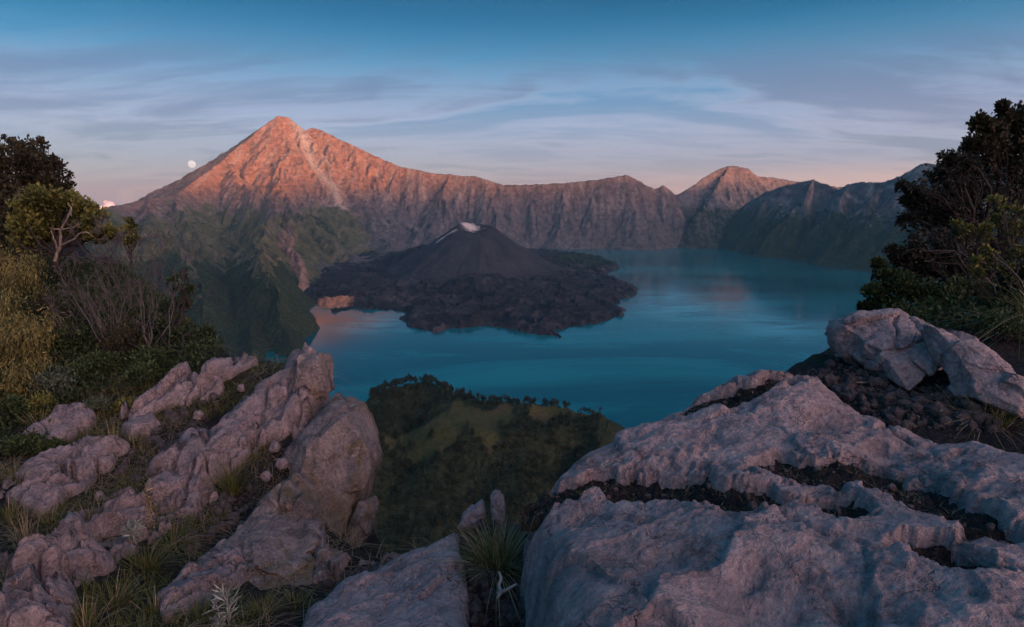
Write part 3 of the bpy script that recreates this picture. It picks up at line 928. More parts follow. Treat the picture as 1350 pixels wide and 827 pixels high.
def rock_relief(x, y, sc=1.0, seed=0, strata=None, amp=1.0):
    """height detail of weathered rock: broad swells, tilted broken blocks, pits, grain"""
    wx = 0.10 * fbm2(x * 2.5, y * 2.5, 4, 505 + seed); wy = 0.10 * fbm2(x * 2.5, y * 2.5, 4, 506 + seed)
    rough = 0.25 + 0.75 * sstep(-0.15, 0.35, fbm2(x * 1.1, y * 1.1, 3, 504 + seed))
    d = 0.08 * fbm2(x * 1.5 * sc, y * 1.5 * sc, 3, 500 + seed)
    if strata is None:
        h1, e1 = blocks2((x + wx * 1.5) * 1.7, (y + wy * 1.5) * 1.7, 910 + seed, 1.6)
        h2, e2 = blocks2((x + wx) * 5.0, (y + wy) * 5.0, 920 + seed, 1.6)
        d += 0.085 * h1 * sstep(0, .05, e1) + 0.035 * h2 * rough * sstep(0, .08, e2)
        d -= 0.02 * sstep(0.06, 0.0, e1) * rough
        d += 0.045 * rough * (ridged2((x + wx) * 4.4 * sc, (y + wy) * 4.4 * sc, 4, 510 + seed) - 0.6)
    else:
        cs, sn = math.cos(strata), math.sin(strata)
        a = (x + wx) * cs + (y + wy) * sn; b = -(x + wx) * sn + (y + wy) * cs
        h1, e1 = blocks2(a * 0.75, b * 3.6, 910 + seed, 2.3)
        h2, e2 = blocks2(a * 3.0, b * 9.0, 920 + seed, 2.3)
        d += 0.12 * h1 * sstep(0, .05, e1) + 0.065 * h2 * sstep(0, .10, e2)
        d -= 0.045 * sstep(0.09, 0.0, e1) + 0.02 * sstep(0.10, 0.0, e2) * rough
        d += 0.03 * (ridged2(a * 2.0, b * 11, 3, 540 + seed) - .6)
    d += 0.030 * rough * fbm2((x + wx) * 8 * sc, (y + wy) * 8 * sc, 4, 515 + seed)
    d += 0.010 * fbm2(x * 21 * sc, y * 21 * sc, 4, 520 + seed)
    d -= 0.040 * sstep(0.30, 0.62, noise2((x + wx) * 3.6, (y + wy) * 3.6, 525 + seed))
    d -= 0.016 * rough * sstep(0.22, 0.55, noise2(x * 13, y * 13, 526 + seed))
    return d * amp / sc


def crevices(x, y, strata, seed):
    cs, sn = math.cos(strata), math.sin(strata)
    w = 0.14 * fbm2(x * 3.3, y * 3.3, 4, 561 + seed)
    a = x * cs + y * sn + w; b = -x * sn + y * cs + w
    c1 = sstep(0.84, 0.93, 1 - np.abs(noise2(a * 1.0, b * 3.6, 562 + seed)) * 1.3)
    c1 *= sstep(-0.25, 0.1, noise2(a * 1.4, b * 1.4, 563 + seed))
    c2 = sstep(0.90, 0.96, 1 - np.abs(noise2(a * 2.7, b * 3.2, 564 + seed)) * 1.3) * sstep(0.05, 0.25, noise2(a * 2, b * 2, 565 + seed))
    c3 = sstep(0.36, 0.5, fbm2(a * 1.7, b * 4.2, 4, 566 + seed) * 1.5)
    return np.clip(np.maximum(np.maximum(c1, c2), c3), 0, 1)


def slab(name, outline, label, cat='rock', T=0.2, rim=0.25, mat=None, strata=None, seed=0, cell=None, lift=0.0, ragged=0.06, surf=None, sub=None, group=None, amp=1.0, pw=None, skirt=0.5):
    pw = pw or (3.0 if name == 'rock_slab' else 2.2)
    if name == 'rock_slab':
        T *= .5
    """rock that lies on the slope: photo outline carried onto the ground, raised T with rounded edges"""
    if surf is None:
        w = [tuple(G(px, py)[:2]) for px, py in outline]
    else:
        w = [P(*q)[:2] for q in outline]
    w = np.array(w)
    if name == 'rock_slab':
        w = w.mean(0) + (w - w.mean(0)) * 1.09
    x0, y0 = w.min(0) - 0.12; x1, y1 = w.max(0) + 0.12
    if cell is None:
        cell = max(0.007, 0.0024 * (y0 + y1) / 2)
    nx, ny = int((x1 - x0) / cell) + 2, int((y1 - y0) / cell) + 2
    X, Y = np.meshgrid(np.linspace(x0, x1, nx), np.linspace(y0, y1, ny))
    qx = X + ragged * fbm2(X * 3.1, Y * 3.1, 4, 560 + seed); qy = Y + ragged * fbm2(X * 3.1, Y * 3.1, 4, 570 + seed)
    poly = [tuple(p) for p in w]
    d = poly_dist(qx, qy, poly) * np.where(in_poly(qx, qy, poly), 1, -1)
    t = np.clip(d / rim, 0, 1)
    prof = (1 - (1 - t) ** pw) ** (1 / pw)
    g = ground_z(X, Y, False) if surf is None else surf(X, Y)
    rel = rock_relief(X, Y, 1.0, seed, strata, amp) * sstep(-0.05, rim * 0.8, d)
    z = (g + lift + T * prof + rel) if surf is None else (g - T * (1 - prof) + rel)
    if strata is not None:
        z = z - crevices(X, Y, strata, seed) * (T * 0.8 + 0.09)
    z = z - skirt * np.clip(-d / 0.06, 0, 1.5)
    if sub is not None:
        z = sub(X, Y, z)
    V = np.stack([X, Y, z], -1).reshape(-1, 3)
    F = grid_faces(ny, nx)
    keep = d.reshape(-1)[F].max(1) > -0.07
    V, F = submesh(V, F, keep)
    c = (float(w[:, 0].mean()), float(w[:, 1].mean()), float(V[:, 2].min()))
    o = put(name, V, F, mat or slab_mat, c)
    tag(o, label, cat, group)
    return o


def boulder(name, outline, y0, T, label, cat='rock', tilt=0.0, tiltx=0.0, seed=0, mat=None, n=110, p=0.55, amp=1.0, sc=1.0, group=None, parent=None, cuts=(), facets=9):
    """free-standing rock: star-shaped photo outline at its own distance, thickness T each way, with flat faces cut by planes"""
    o = np.array(outline, float)
    c = o.mean(0)
    C = np.array(P(c[0], c[1], y0))
    r_, u_ = (o[:, 0] - c[0]) / FPX * y0 * 1.02, -(o[:, 1] - c[1]) / FPX * y0 * 1.02
    ang = np.arctan2(u_, r_); rad = np.hypot(r_, u_)
    k = np.argsort(ang); ang, rad = ang[k], rad[k]
    # polar radius of the straight-sided outline
    th = np.linspace(-math.pi, math.pi, 2 * n + 1)[:-1]
    ox, oy = rad * np.cos(ang), rad * np.sin(ang)
    rr = np.zeros_like(th)
    m = len(ang)
    for i, t in enumerate(th):
        cx_, sy_ = math.cos(t), math.sin(t)
        best = 0
        for j in range(m):
            ax_, ay_, bx_, by_ = ox[j], oy[j], ox[(j + 1) % m], oy[(j + 1) % m]
            den_ = cx_ * (by_ - ay_) - sy_ * (bx_ - ax_)
            if abs(den_) < 1e-9: continue
            s = (ax_ * (by_ - ay_) - ay_ * (bx_ - ax_)) / den_
            q = (ax_ * sy_ - ay_ * cx_) / den_
            if s > best and -1e-6 <= q <= 1 + 1e-6: best = s
        rr[i] = best or rad.mean()
    ph = np.linspace(-math.pi / 2, math.pi / 2, n)
    TH, PH = np.meshgrid(th, ph)
    RR = np.repeat(rr[None], n, 0)
    sg = lambda v, e: np.sign(v) * np.abs(v) ** e
    cf, sf = np.abs(np.cos(PH)) ** p, sg(np.sin(PH), p)
    a, b = RR * cf * np.cos(TH), RR * cf * np.sin(TH)
    dep = -T * sf
    lp = np.stack([a, b, dep], -1).reshape(-1, 3)
    rg = np.random.default_rng(900 + seed)
    for _ in range(facets):
        nn = rg.normal(size=3); nn /= np.linalg.norm(nn)
        if nn[2] > 0.3: nn[2] *= -1
        q_ = lp @ nn
        dd = q_.max() * rg.uniform(0.74, 0.92)
        lp = lp - (np.maximum(q_ - dd, 0) * 0.88)[:, None] * nn
    for (nx_, ny_, nz_, dd) in cuts:          # in (right, up, away) space
        nn = np.array([nx_, ny_, nz_], float); nn /= np.linalg.norm(nn)
        over = np.maximum(lp @ nn - dd, 0)
        lp = lp - over[:, None] * nn * 0.94
    dl = lp[:, 2] + tilt * lp[:, 1] + tiltx * lp[:, 0]
    # view-aligned axes at the rock
    right = np.array([1.0, 0, 0]); up = np.array([0, SP, CP]); fw = np.array([0, CP, -SP])
    W = C + lp[:, :1] * right + lp[:, 1:2] * up + dl[:, None] * fw
    nrm = lp / (np.linalg.norm(lp, axis=1)[:, None] + 1e-6)
    nw = nrm[:, :1] * right + nrm[:, 1:2] * up + nrm[:, 2:3] * fw
    q = W * sc
    s = min(1.0, rad.mean() / 0.45)
    wq = q + 0.09 * np.stack([fbm3(q * 2.4 + 9 * m_, 3, 640 + seed + m_) for m_ in range(3)], -1)
    h1, e1 = blocks3(wq * 2.1 / max(s, .3), 650 + seed, 1.6)
    h2, e2 = blocks3(wq * 5.6, 660 + seed, 1.6)
    disp = 0.07 * fbm3(q * 1.7, 3, 600 + seed) + 0.13 * h1 * sstep(0, .05, e1) - 0.03 * sstep(.07, 0, e1) + 0.04 * h2 * sstep(0, .10, e2) + 0.03 * fbm3(q * 7, 4, 615 + seed) + 0.011 * fbm3(q * 19, 3, 620 + seed)
    W = W + nw * (disp * amp * s)[:, None]
    F = grid_faces(n, 2 * n)
    i0 = np.arange(n - 1) * 2 * n
    wrapf = np.stack([i0 + 2 * n - 1, i0, i0 + 2 * n, i0 + 4 * n - 1], -1)
    F = np.concatenate([F, wrapf])
    ob = put(name, W, F, mat or rock_mat, (C[0], C[1], float(W[:, 2].min())))
    if parent is None:
        tag(ob, label, cat, group)
    return ob


# ---- the broad boulder on the right, with soil-filled hollows
bsurf = rbf_fit([P(*q) for q in [
    (690, 650, 3.45), (720, 640, 3.5), (800, 590, 3.78), (850, 562, 3.95), (945, 517, 4.25), (1000, 500, 4.4), (1085, 502, 4.35), (1140, 548, 3.9), (1250, 585, 3.45), (1350, 592, 3.1),
    (760, 680, 3.05), (850, 640, 3.2), (950, 580, 3.55), (1060, 540, 3.9), (700, 740, 2.62), (850, 740, 2.42), (1000, 700, 2.45), (1150, 650, 2.68), (1250, 640, 2.72),
    (720, 827, 2.1), (850, 827, 1.98), (1000, 827, 1.92), (1150, 827, 1.86), (1350, 827, 1.75), (1350, 700, 2.25), (1450, 640, 2.5), (1450, 900, 1.5), (900, 950, 1.45)]])
b_out = [(686, 650, 3.45), (700, 628, 3.6), (745, 606, 3.95), (800, 578, 4.1), (850, 550, 4.3), (900, 532, 4.45), (945, 508, 4.6), (985, 492, 4.75), (1015, 492, 4.75), (1050, 501, 4.6), (1088, 494, 4.6), (1112, 510, 4.3), (1140, 542, 4.0), (1170, 560, 3.82), (1250, 578, 3.55), (1300, 572, 3.5), (1350, 585, 3.25), (1480, 600, 2.8),
         (1500, 900, 1.45), (1000, 1000, 1.3), (650, 1000, 1.5), (700, 827, 2.12), (694, 720, 2.75), (684, 665, 3.3)]
rec = [([(722, 652, 3.35), (780, 648, 3.35), (860, 643, 3.2), (950, 664, 2.95), (1040, 680, 2.75), (1105, 690, 2.62)], 0.11),
       ([(1055, 612, 3.1), (1110, 622, 3.0), (1165, 640, 2.85), (1210, 668, 2.65), (1262, 700, 2.42)], 0.14),
       ([(1185, 733, 2.28), (1235, 750, 2.18), (1285, 778, 2.05)], 0.07),
       ([(935, 533, 4.15), (985, 531, 4.15), (1015, 526, 4.15)], 0.14),
       ([(1010, 512, 4.35), (1050, 513, 4.3)], 0.06)]
rec = [([P(*q)[:2] for q in a], w) for a, w in rec]
lump = [(1062, 535, 3.9, .14, .30), (880, 600, 3.55, .05, .25), (1000, 790, 2.05, -.10, .22), (1070, 565, 3.6, -.05, .13), (820, 770, 2.25, .035, .2), (1110, 600, 3.2, .05, .2), (760, 640, 3.4, .04, .2), (1180, 600, 3.2, -.06, .18), (960, 640, 3.1, .05, .18), (890, 760, 2.3, .03, .1)]
lump = [(*P(*q[:3])[:2], q[3], q[4]) for q in lump]


def hollow(x, y):
    h = np.zeros_like(x)
    wob = 0.075 * fbm2(x * 4, y * 4, 5, 580, .6)
    var = np.clip(1.0 + 1.3 * fbm2(x * 2.6, y * 2.6, 4, 583), .25, 1.7)
    for line, w in rec:
        d = poly_dist(x + wob, y + wob, line, False)
        h = np.maximum(h, sstep(w * 1.35, w * 0.95, d / var + 0.5 * wob))
    return h


def b_extra(x, y, z):
    for lx_, ly_, a, r in lump:
        z = z + a * np.exp(-((x - lx_) ** 2 + (y - ly_) ** 2) / (r * r))
    return z - 0.11 * hollow(x, y)


right_boulder = slab('boulder', b_out, 'broad rose-grey boulder filling the right foreground with black soil-filled hollows', 'boulder', T=0.7, rim=0.28, mat=rock_mat, seed=3, surf=bsurf, sub=b_extra, cell=0.0095, ragged=0.05, amp=0.85, skirt=0.8)
x0, y0 = 0.0, 1.6
cell = 0.0125
X, Y = np.meshgrid(np.arange(0.05, 3.3, cell), np.arange(1.75, 4.75, cell))
hol = hollow(X, Y)
z = bsurf(X, Y) + rock_relief(X, Y, 1.0, 3, None, 0.85) * .8
for lx_, ly_, a, r in lump:
    z = z + a * np.exp(-((X - lx_) ** 2 + (Y - ly_) ** 2) / (r * r))
z = z - 0.075 + 0.03 * fbm2(X * 14, Y * 14, 4, 585) + 0.012 * fbm2(X * 45, Y * 45, 2, 586) - 0.05 * sstep(0.5, 0.1, hol)
V, F = submesh(np.stack([X, Y, z], -1).reshape(-1, 3), grid_faces(*X.shape), hol.reshape(-1)[grid_faces(*X.shape)].max(1) > 0.15)
black_soil = soil_material('black_soil', mossk=0.15, sc=1.3)
bl = right_boulder.location
mesh('soil_patch', V - np.array(bl), F, black_soil, right_boulder)

# ------------------------------------------------------------------ rocks of the left outcrop
ST = math.atan2(P(430, 480, 6.1)[1] - P(150, 740, 3.7)[1], P(430, 480, 6.1)[0] - P(150, 740, 3.7)[0])
GL = 'layered slabs of the left outcrop'
slab('rock_slab', [(222, 598), (252, 566), (290, 540), (320, 515), (345, 495), (375, 483), (405, 465), (432, 468), (432, 500), (425, 528), (395, 545), (360, 556), (335, 566), (305, 580), (282, 602), (250, 606)],
     'long cracked slab rising to the highest point of the left outcrop', T=0.34, rim=0.22, strata=ST, seed=11, group=GL, amp=1.1, ragged=0.12)
boulder('boulder', [(398, 470), (412, 464), (428, 465), (432, 484), (436, 516), (428, 526), (408, 530), (396, 512)], 6.0, 0.25,
        'small pale block with a clean vertical end at the top of the left outcrop', tilt=0.1, seed=12, mat=face_mat, p=0.4, n=70, amp=0.7, group=GL)
boulder('boulder', [(432, 521), (461, 534), (476, 556), (487, 582), (495, 613), (487, 651), (470, 695), (440, 722), (405, 715), (375, 690), (352, 668), (342, 630), (352, 600), (388, 580), (414, 545)], 5.25, 0.75,
        'tall upright boulder with an ochre lichen-streaked face above the drop', 'boulder', tilt=0.28, tiltx=-0.1, seed=13, mat=face_mat, p=0.38, amp=0.55, n=130,
        cuts=[(0.5, 0.12, -1, 0.36), (-0.75, 0.25, -0.8, 0.36), (-0.5, 0.9, -0.6, 0.42)])
boulder('boulder', [(486, 641), (497, 669), (488, 707), (468, 732), (446, 722), (463, 685), (476, 655)], 5.0, 0.22, 'thin split flake of rock leaning on the foot of the tall upright boulder', 'rock', tilt=0.1, seed=14, mat=face_mat, p=0.45, n=60, amp=0.8)
boulder('boulder', [(352, 655), (374, 662), (402, 690), (426, 716), (446, 748), (410, 762), (374, 778), (340, 780), (305, 765), (264, 752), (296, 706), (325, 672)], 4.0, 0.42,
        'low rounded boulder with an orange scar below the tall upright boulder', 'boulder', tilt=1.5, tiltx=0.1, seed=15, mat=face_mat, p=0.6, amp=0.8, cuts=[(0.5, 0.6, -0.8, 0.27), (-0.5, 0.5, -0.8, 0.3)])
slab('rock_slab', [(215, 792), (262, 746), (300, 721), (332, 742), (326, 768), (300, 785), (262, 806), (222, 824)], 'smooth grey slab half buried in grass left of the low rounded boulder', T=0.14, rim=0.15, seed=16, strata=ST, group=GL, amp=.6)
slab('rock_slab', [(418, 716), (452, 728), (485, 742), (524, 738), (515, 752), (468, 772), (416, 770)], 'dark broken ledge at the foot of the low rounded boulder', T=0.12, rim=0.08, seed=17, strata=ST, group=GL, mat=face_mat)
slab('rock_slab', [(2, 656), (24, 628), (61, 604), (108, 585), (150, 586), (168, 600), (128, 630), (96, 660), (47, 680)], 'flat tilted slab with dark hollows between grass at the left edge', T=0.2, rim=0.12, seed=18, strata=ST, group=GL)
slab('rock_slab', [(86, 700), (132, 662), (173, 652), (211, 640), (245, 630), (276, 640), (284, 658), (248, 672), (210, 676), (187, 683), (154, 690), (112, 700)], 'long low slab running across the middle of the left slope', T=0.17, rim=0.11, seed=19, strata=ST, group=GL)
boulder('boulder', [(205, 664), (220, 645), (245, 638), (252, 652), (246, 668), (226, 676)], 4.5, 0.13, 'rounded knob of rock on the middle slab of the left slope', 'rock', tilt=1.2, seed=20, mat=slab_mat, n=50, group=None)
boulder('boulder', [(248, 650), (262, 642), (280, 652), (280, 668), (262, 674), (250, 668)], 4.55, 0.12, 'smaller cracked knob to the right of the rounded knob of rock', 'rock', tilt=1.2, seed=21, mat=slab_mat, n=50)
slab('rock_slab', [(55, 746), (94, 718), (136, 702), (170, 692), (206, 674), (262, 672), (256, 694), (212, 712), (180, 726), (154, 746), (103, 750)], 'finely ridged grey slab behind the silver plant', T=0.14, rim=0.12, seed=22, strata=ST, group=GL, amp=1.2)
slab('rock_slab', [(-40, 836), (-6, 800), (23, 772), (51, 754), (94, 744), (136, 742), (150, 752), (126, 770), (96, 786), (98, 812), (84, 850), (-40, 870)], 'gnarled folded rock in the bottom left corner', T=0.24, rim=0.14, seed=23, strata=ST + .3, group=GL, amp=1.5)
slab('rock_slab', [(-60, 770), (-20, 752), (30, 745), (52, 748), (24, 762), (-10, 775), (-60, 800)], 'low flat slab behind the gnarled corner rock', T=0.12, rim=0.1, seed=24, strata=ST, group=GL)
slab('rock_slab', [(165, 552), (206, 524), (243, 506), (281, 491), (323, 478), (334, 484), (306, 498), (276, 514), (243, 531), (211, 543), (187, 562)], 'narrow slab along the crest beside the dark green shrub', T=0.2, rim=0.1, seed=25, strata=ST, group=GL)
slab('rock_slab', [(228, 534), (262, 512), (284, 504), (304, 508), (286, 522), (250, 540)], 'short pale slab between crest and soil hollow', T=0.15, rim=0.08, seed=26, strata=ST, group=GL)
slab('rock_slab', [(36, 586), (72, 556), (100, 546), (122, 550), (120, 568), (89, 584), (60, 594)], 'shaded lumpy rock below the low green bushes', T=0.3, rim=0.16, seed=27, group=GL, amp=1.4)
slab('rock_slab', [(248, 636), (290, 604), (337, 574), (384, 541), (414, 530), (408, 554), (366, 584), (332, 604), (302, 628), (271, 645)], 'long ledge leading up to the tall upright boulder', T=0.28, rim=0.13, seed=28, strata=ST, group=GL)
slab('rock_slab', [(162, 574), (178, 560), (200, 552), (212, 560), (196, 574), (172, 584)], 'small pink slab end above the yellow grass tuft', T=0.13, rim=0.07, seed=29, group=GL)
for (px, py, r, lab) in [(372, 612, 9, 'reddish stone wedged at the left foot of the tall upright boulder'), (362, 590, 7, 'small stone above the reddish wedged stone'), (350, 628, 8, 'stone under the grass beside the long ledge'),
                         (317, 700, 7, 'pebble-like stone beside the low rounded boulder'), (318, 512, 7, 'rounded stone lying in the soil hollow of the left outcrop'), (262, 548, 6, 'little stone on the soil above the cracked slab')]:
    g = G(px, py + r)
    boulder('stone', [(px - r, py + 2), (px - r * .6, py - r * .8), (px + r * .3, py - r), (px + r, py - 1), (px + r * .7, py + r * .8), (px - r * .4, py + r)], g.y - .05, r / FPX * g.y * 0.8, lab, 'stone', seed=int(px), mat=slab_mat, n=24)

# ------------------------------------------------------------------ rocks in the gap and on the right
slab('boulder', [(400, 822), (450, 785), (520, 756), (575, 732), (606, 716), (613, 760), (617, 800), (628, 870), (480, 900), (400, 860)], 'smooth blue-grey rock at the bottom between the two outcrops', 'boulder', T=0.16, rim=0.2, seed=31, mat=rock_mat, amp=.6, ragged=.04)
boulder('boulder', [(606, 694), (614, 674), (628, 664), (640, 660), (642, 680), (634, 692), (618, 700)], 4.15, 0.09, 'small pointed stone at the edge of the gap', 'stone', tilt=.4, seed=32, n=40)
boulder('boulder', [(647, 656), (655, 649), (663, 653), (666, 685), (658, 696), (650, 680)], 4.1, 0.07, 'narrow upright stone beside the broad boulder', 'stone', tilt=.3, seed=33, n=40)
boulder('boulder', [(1106, 440), (1127, 420), (1150, 413), (1190, 411), (1210, 424), (1222, 434), (1213, 450), (1203, 470), (1178, 484), (1155, 500), (1143, 508), (1136, 490), (1118, 464)], 4.7, 0.42,
        'humped pink rock at the top of the right outcrop', 'boulder', tilt=0.9, seed=34, amp=1.0, p=.6, cuts=[(-0.5, 0.4, -0.9, 0.25)])
boulder('boulder', [(1258, 432), (1268, 426), (1289, 445), (1315, 470), (1330, 496), (1343, 522), (1354, 552), (1325, 560), (1292, 545), (1258, 522), (1261, 467)], 3.95, 0.26,
        'leaning wedge-shaped slab at the right edge below the shrubs', 'boulder', tilt=0.8, tiltx=0.2, seed=35, amp=.7, p=.5, cuts=[(0.6, 0.4, -0.8, 0.18), (-0.7, 0.1, -0.7, 0.2)])
boulder('boulder', [(1214, 490), (1222, 470), (1234, 450), (1250, 468), (1248, 488), (1232, 496)], 4.55, 0.12, 'small flat stone lying in the gravel between humped rock and wedge slab', 'stone', tilt=1.6, seed=36, n=40)
boulder('boulder', [(1206, 514), (1212, 496), (1220, 500), (1218, 516), (1211, 520)], 4.35, 0.05, 'splinter of stone in the dark gravel', 'stone', tilt=1.2, seed=37, n=24)
boulder('boulder', [(1105, 470), (1118, 452), (1132, 456), (1134, 476), (1118, 482)], 5.0, 0.14, 'rounded stone at the left foot of the humped pink rock', 'stone', tilt=1.0, seed=38, n=40)
boulder('boulder', [(1340, 540), (1360, 520), (1400, 530), (1410, 580), (1370, 590), (1340, 570)], 4.0, 0.2, 'dark rock at the right edge behind the dry grass', 'rock', tilt=.8, seed=39, n=50)

# gravel: loose stones on the dark soil
rng = np.random.default_rng(5)
ico = np.array([(0, 0, 1), (.89, 0, .45), (.28, .85, .45), (-.72, .53, .45), (-.72, -.53, .45), (.28, -.85, .45), (.72, .53, -.45), (-.28, .85, -.45), (-.89, 0, -.45), (-.28, -.85, -.45), (.72, -.53, -.45), (0, 0, -1)])
icf = np.array([(0, 1, 2), (0, 2, 3), (0, 3, 4), (0, 4, 5), (0, 5, 1), (1, 6, 2), (2, 7, 3), (3, 8, 4), (4, 9, 5), (5, 10, 1), (1, 10, 6), (2, 6, 7), (3, 7, 8), (4, 8, 9), (5, 9, 10), (6, 11, 7), (7, 11, 8), (8, 11, 9), (9, 11, 10), (10, 11, 6)])


def scatter_px(poly_px, n):
    a = np.array(poly_px, float); lo, hi = a.min(0), a.max(0)
    px = rng.uniform(lo[0], hi[0], n * 4); py = rng.uniform(lo[1], hi[1], n * 4)
    k = in_poly(px, py, [tuple(q) for q in poly_px])
    g = [G(u, v, 1.4, 9.0) for u, v in zip(px[k][:n], py[k][:n])]
    g = np.array([(q.x, q.y) for q in g if q.y < 8.5])
    return g[:, 0], g[:, 1]


VV, FF = [], []
for poly, n, s0 in [([(1020, 500), (1100, 480), (1130, 450), (1240, 432), (1265, 440), (1260, 520), (1330, 570), (1170, 562), (1100, 520)], 2600, .0085),
                    ([(620, 827), (612, 740), (640, 680), (690, 700), (705, 827)], 420, .012), ([(150, 640), (170, 600), (230, 540), (300, 520), (250, 600), (200, 640)], 420, .014),
                    ([(330, 560), (400, 540), (370, 580), (300, 630)], 150, .014), ([(300, 650), (350, 640), (330, 680), (250, 730), (200, 720)], 150, .014), ([(420, 765), (520, 745), (500, 770), (430, 790)], 200, .014)]:
    x, y = scatter_px(poly, n)
    zg = ground_z(x, y)
    for i in range(len(x)):
        s = s0 * (0.5 + rng.pareto(1.9))
        s = min(s, .055)
        sc_ = s * rng.uniform(.6, 1.2, 3)
        v = ico * rng.uniform(.75, 1.2, (12, 1)) * sc_
        a = rng.uniform(0, 6.28); c_, s_ = math.cos(a), math.sin(a)
        v = v @ np.array([[c_, -s_, 0], [s_, c_, 0], [0, 0, 1]])
        FF.append(icf + 12 * len(VV)); VV.append(v + (x[i], y[i], zg[i] + s * .25))
grav_mat = rock_material('gravel_stone', lo=(.03, .029, .031), mid=(.085, .078, .080), hi=(.22, .195, .19), sc=4)
tag(put('gravel', np.concatenate(VV), np.concatenate(FF), grav_mat, (1, 4, CAMZ - 2), smooth=False), 'loose dark gravel lying on the soil between the rocks', 'gravel', kind='stuff')

# grit, dead blades and moss in the hollows of the broad boulder
ii = np.nonzero(hol.reshape(-1) > .55)[0]
hx, hy, hz = X.reshape(-1)[ii], Y.reshape(-1)[ii], z.reshape(-1)[ii]
VV, FF = [], []
for q in rng.integers(0, len(ii), 520):
    s = min(.004 * (0.6 + rng.pareto(1.8)), .022)
    VV.append(ico * rng.uniform(.7, 1.2, (12, 1)) * s * rng.uniform(.6, 1.3, 3) + (hx[q], hy[q], hz[q] + s * .3)); FF.append(icf + 12 * (len(VV) - 1))
o = mesh('grit', np.concatenate(VV) - np.array(bl), np.concatenate(FF), rock_material('grit_stone', lo=(.05, .045, .045), mid=(.15, .13, .128), hi=(.34, .29, .28), sc=4), right_boulder, smooth=False)
o['kind'] = 'stuff'

# ------------------------------------------------------------------ plants
def leaf_material(name, dark, light, trans=0.25, rough=0.55):
    m, N = mat_new(name)
    at = N.n('ShaderNodeAttribute', attribute_name='tint')
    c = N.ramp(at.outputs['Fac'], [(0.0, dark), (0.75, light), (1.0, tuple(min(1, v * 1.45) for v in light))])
    b = N.n('ShaderNodeBsdfPrincipled', ins={'Base Color': c, 'Roughness': rough, 'Specular IOR Level': 0.25})
    t = N.n('ShaderNodeBsdfTranslucent', ins={0: c})
    mx = N.n('ShaderNodeMixShader', ins={0: trans, 1: b.outputs[0], 2: t.outputs[0]})
    N.n('ShaderNodeOutputMaterial', ins={0: mx.outputs[0]})
    return m


def bark_material(name, a, b, sc=8):
    m, N = mat_new(name)
    pos = N.n('ShaderNodeTexCoord').outputs['Object']
    n = N.noise(N.mapping(pos, scale=(1, 1, .35)), sc * 3, 4, 0.6)
    finish(N, N.ramp(n, [(0.35, a), (0.65, b)]), 0.9, bump(N, n, 0.5, 0.01), 0.15)
    return m


M_dark = leaf_material('leaf_dark_olive', (0.016, 0.017, 0.010), (0.062, 0.060, 0.030))
M_green = leaf_material('leaf_yellow_green', (0.040, 0.050, 0.014), (0.18, 0.19, 0.052))
M_deep = leaf_material('leaf_deep_green', (0.013, 0.025, 0.011), (0.054, 0.086, 0.032))
M_grey = leaf_material('leaf_grey_green', (0.035, 0.055, 0.035), (0.095, 0.125, 0.080))
M_heath = leaf_material('leaf_straw_heath', (0.070, 0.070, 0.022), (0.26, 0.235, 0.082), 0.3)
M_plum = leaf_material('leaf_brown_plum', (0.011, 0.014, 0.011), (0.034, 0.040, 0.029))
M_grass = leaf_material('blade_green', (0.040, 0.052, 0.014), (0.165, 0.175, 0.050), 0.35)
M_straw = leaf_material('blade_straw', (0.14, 0.11, 0.06), (0.45, 0.36, 0.21), 0.3)
M_silver = leaf_material('blade_silver', (0.13, 0.16, 0.13), (0.36, 0.40, 0.34), 0.2)
M_tree_far = leaf_material('leaf_hill_tree', (0.012, 0.018, 0.010), (0.038, 0.050, 0.022), 0.2)
B_dark = bark_material('bark_dark', (0.022, 0.020, 0.019), (0.052, 0.046, 0.042))
B_pale = bark_material('bark_pale', (0.13, 0.11, 0.085), (0.29, 0.25, 0.20))
B_twig = bark_material('twig_grey', (0.060, 0.060, 0.062), (0.135, 0.128, 0.128))
B_dead = bark_material('dead_wood', (0.18, 0.175, 0.17), (0.36, 0.345, 0.33))
prng = np.random.default_rng(21)


class Sticks:
    """gathers tapering tubes into one mesh"""
    def __init__(self, sides=5):
        self.V, self.F, self.n, self.s = [], [], 0, sides

    def add(self, pts, r0, r1):
        pts = np.asarray(pts, float); k = len(pts); s = self.s
        t = np.gradient(pts, axis=0); t /= np.linalg.norm(t, axis=1)[:, None] + 1e-9
        ref = np.array([0, 0, 1.0]) if abs(t[0][2]) < 0.9 else np.array([1.0, 0, 0])
        a = np.cross(t, ref); a /= np.linalg.norm(a, axis=1)[:, None] + 1e-9
        b = np.cross(t, a)
        r = np.linspace(r0, r1, k)[:, None, None]
        an = np.arange(s) / s * 2 * math.pi
        ring = pts[:, None] + r * (np.cos(an)[None, :, None] * a[:, None] + np.sin(an)[None, :, None] * b[:, None])
        i = np.arange(k * s).reshape(k, s) + self.n
        j = np.roll(i, -1, 1)
        self.F.append(np.stack([i[:-1], j[:-1], j[1:], i[1:]], -1).reshape(-1, 4))
        self.V.append(ring.reshape(-1, 3)); self.n += k * s

    def build(self, name, mat, root):
        o = mesh(name, np.concatenate(self.V) - np.array(root.location), np.concatenate(self.F), mat, root)
        return o


def curve(a, b, bow=0.15, n=6, sag=0.0):
    a = np.array(a, float); b = np.array(b, float)
    t = np.linspace(0, 1, n)[:, None]
    L = np.linalg.norm(b - a)
    o = prng.normal(size=3) * bow * L
    w = prng.normal(size=(n, 3)) * bow * L * 0.22
    w[0] = 0; w[-1] = 0
    return a + (b - a) * t + o * (4 * t * (1 - t)) + w + np.array([0, 0, sag * L]) * (4 * t * (1 - t))


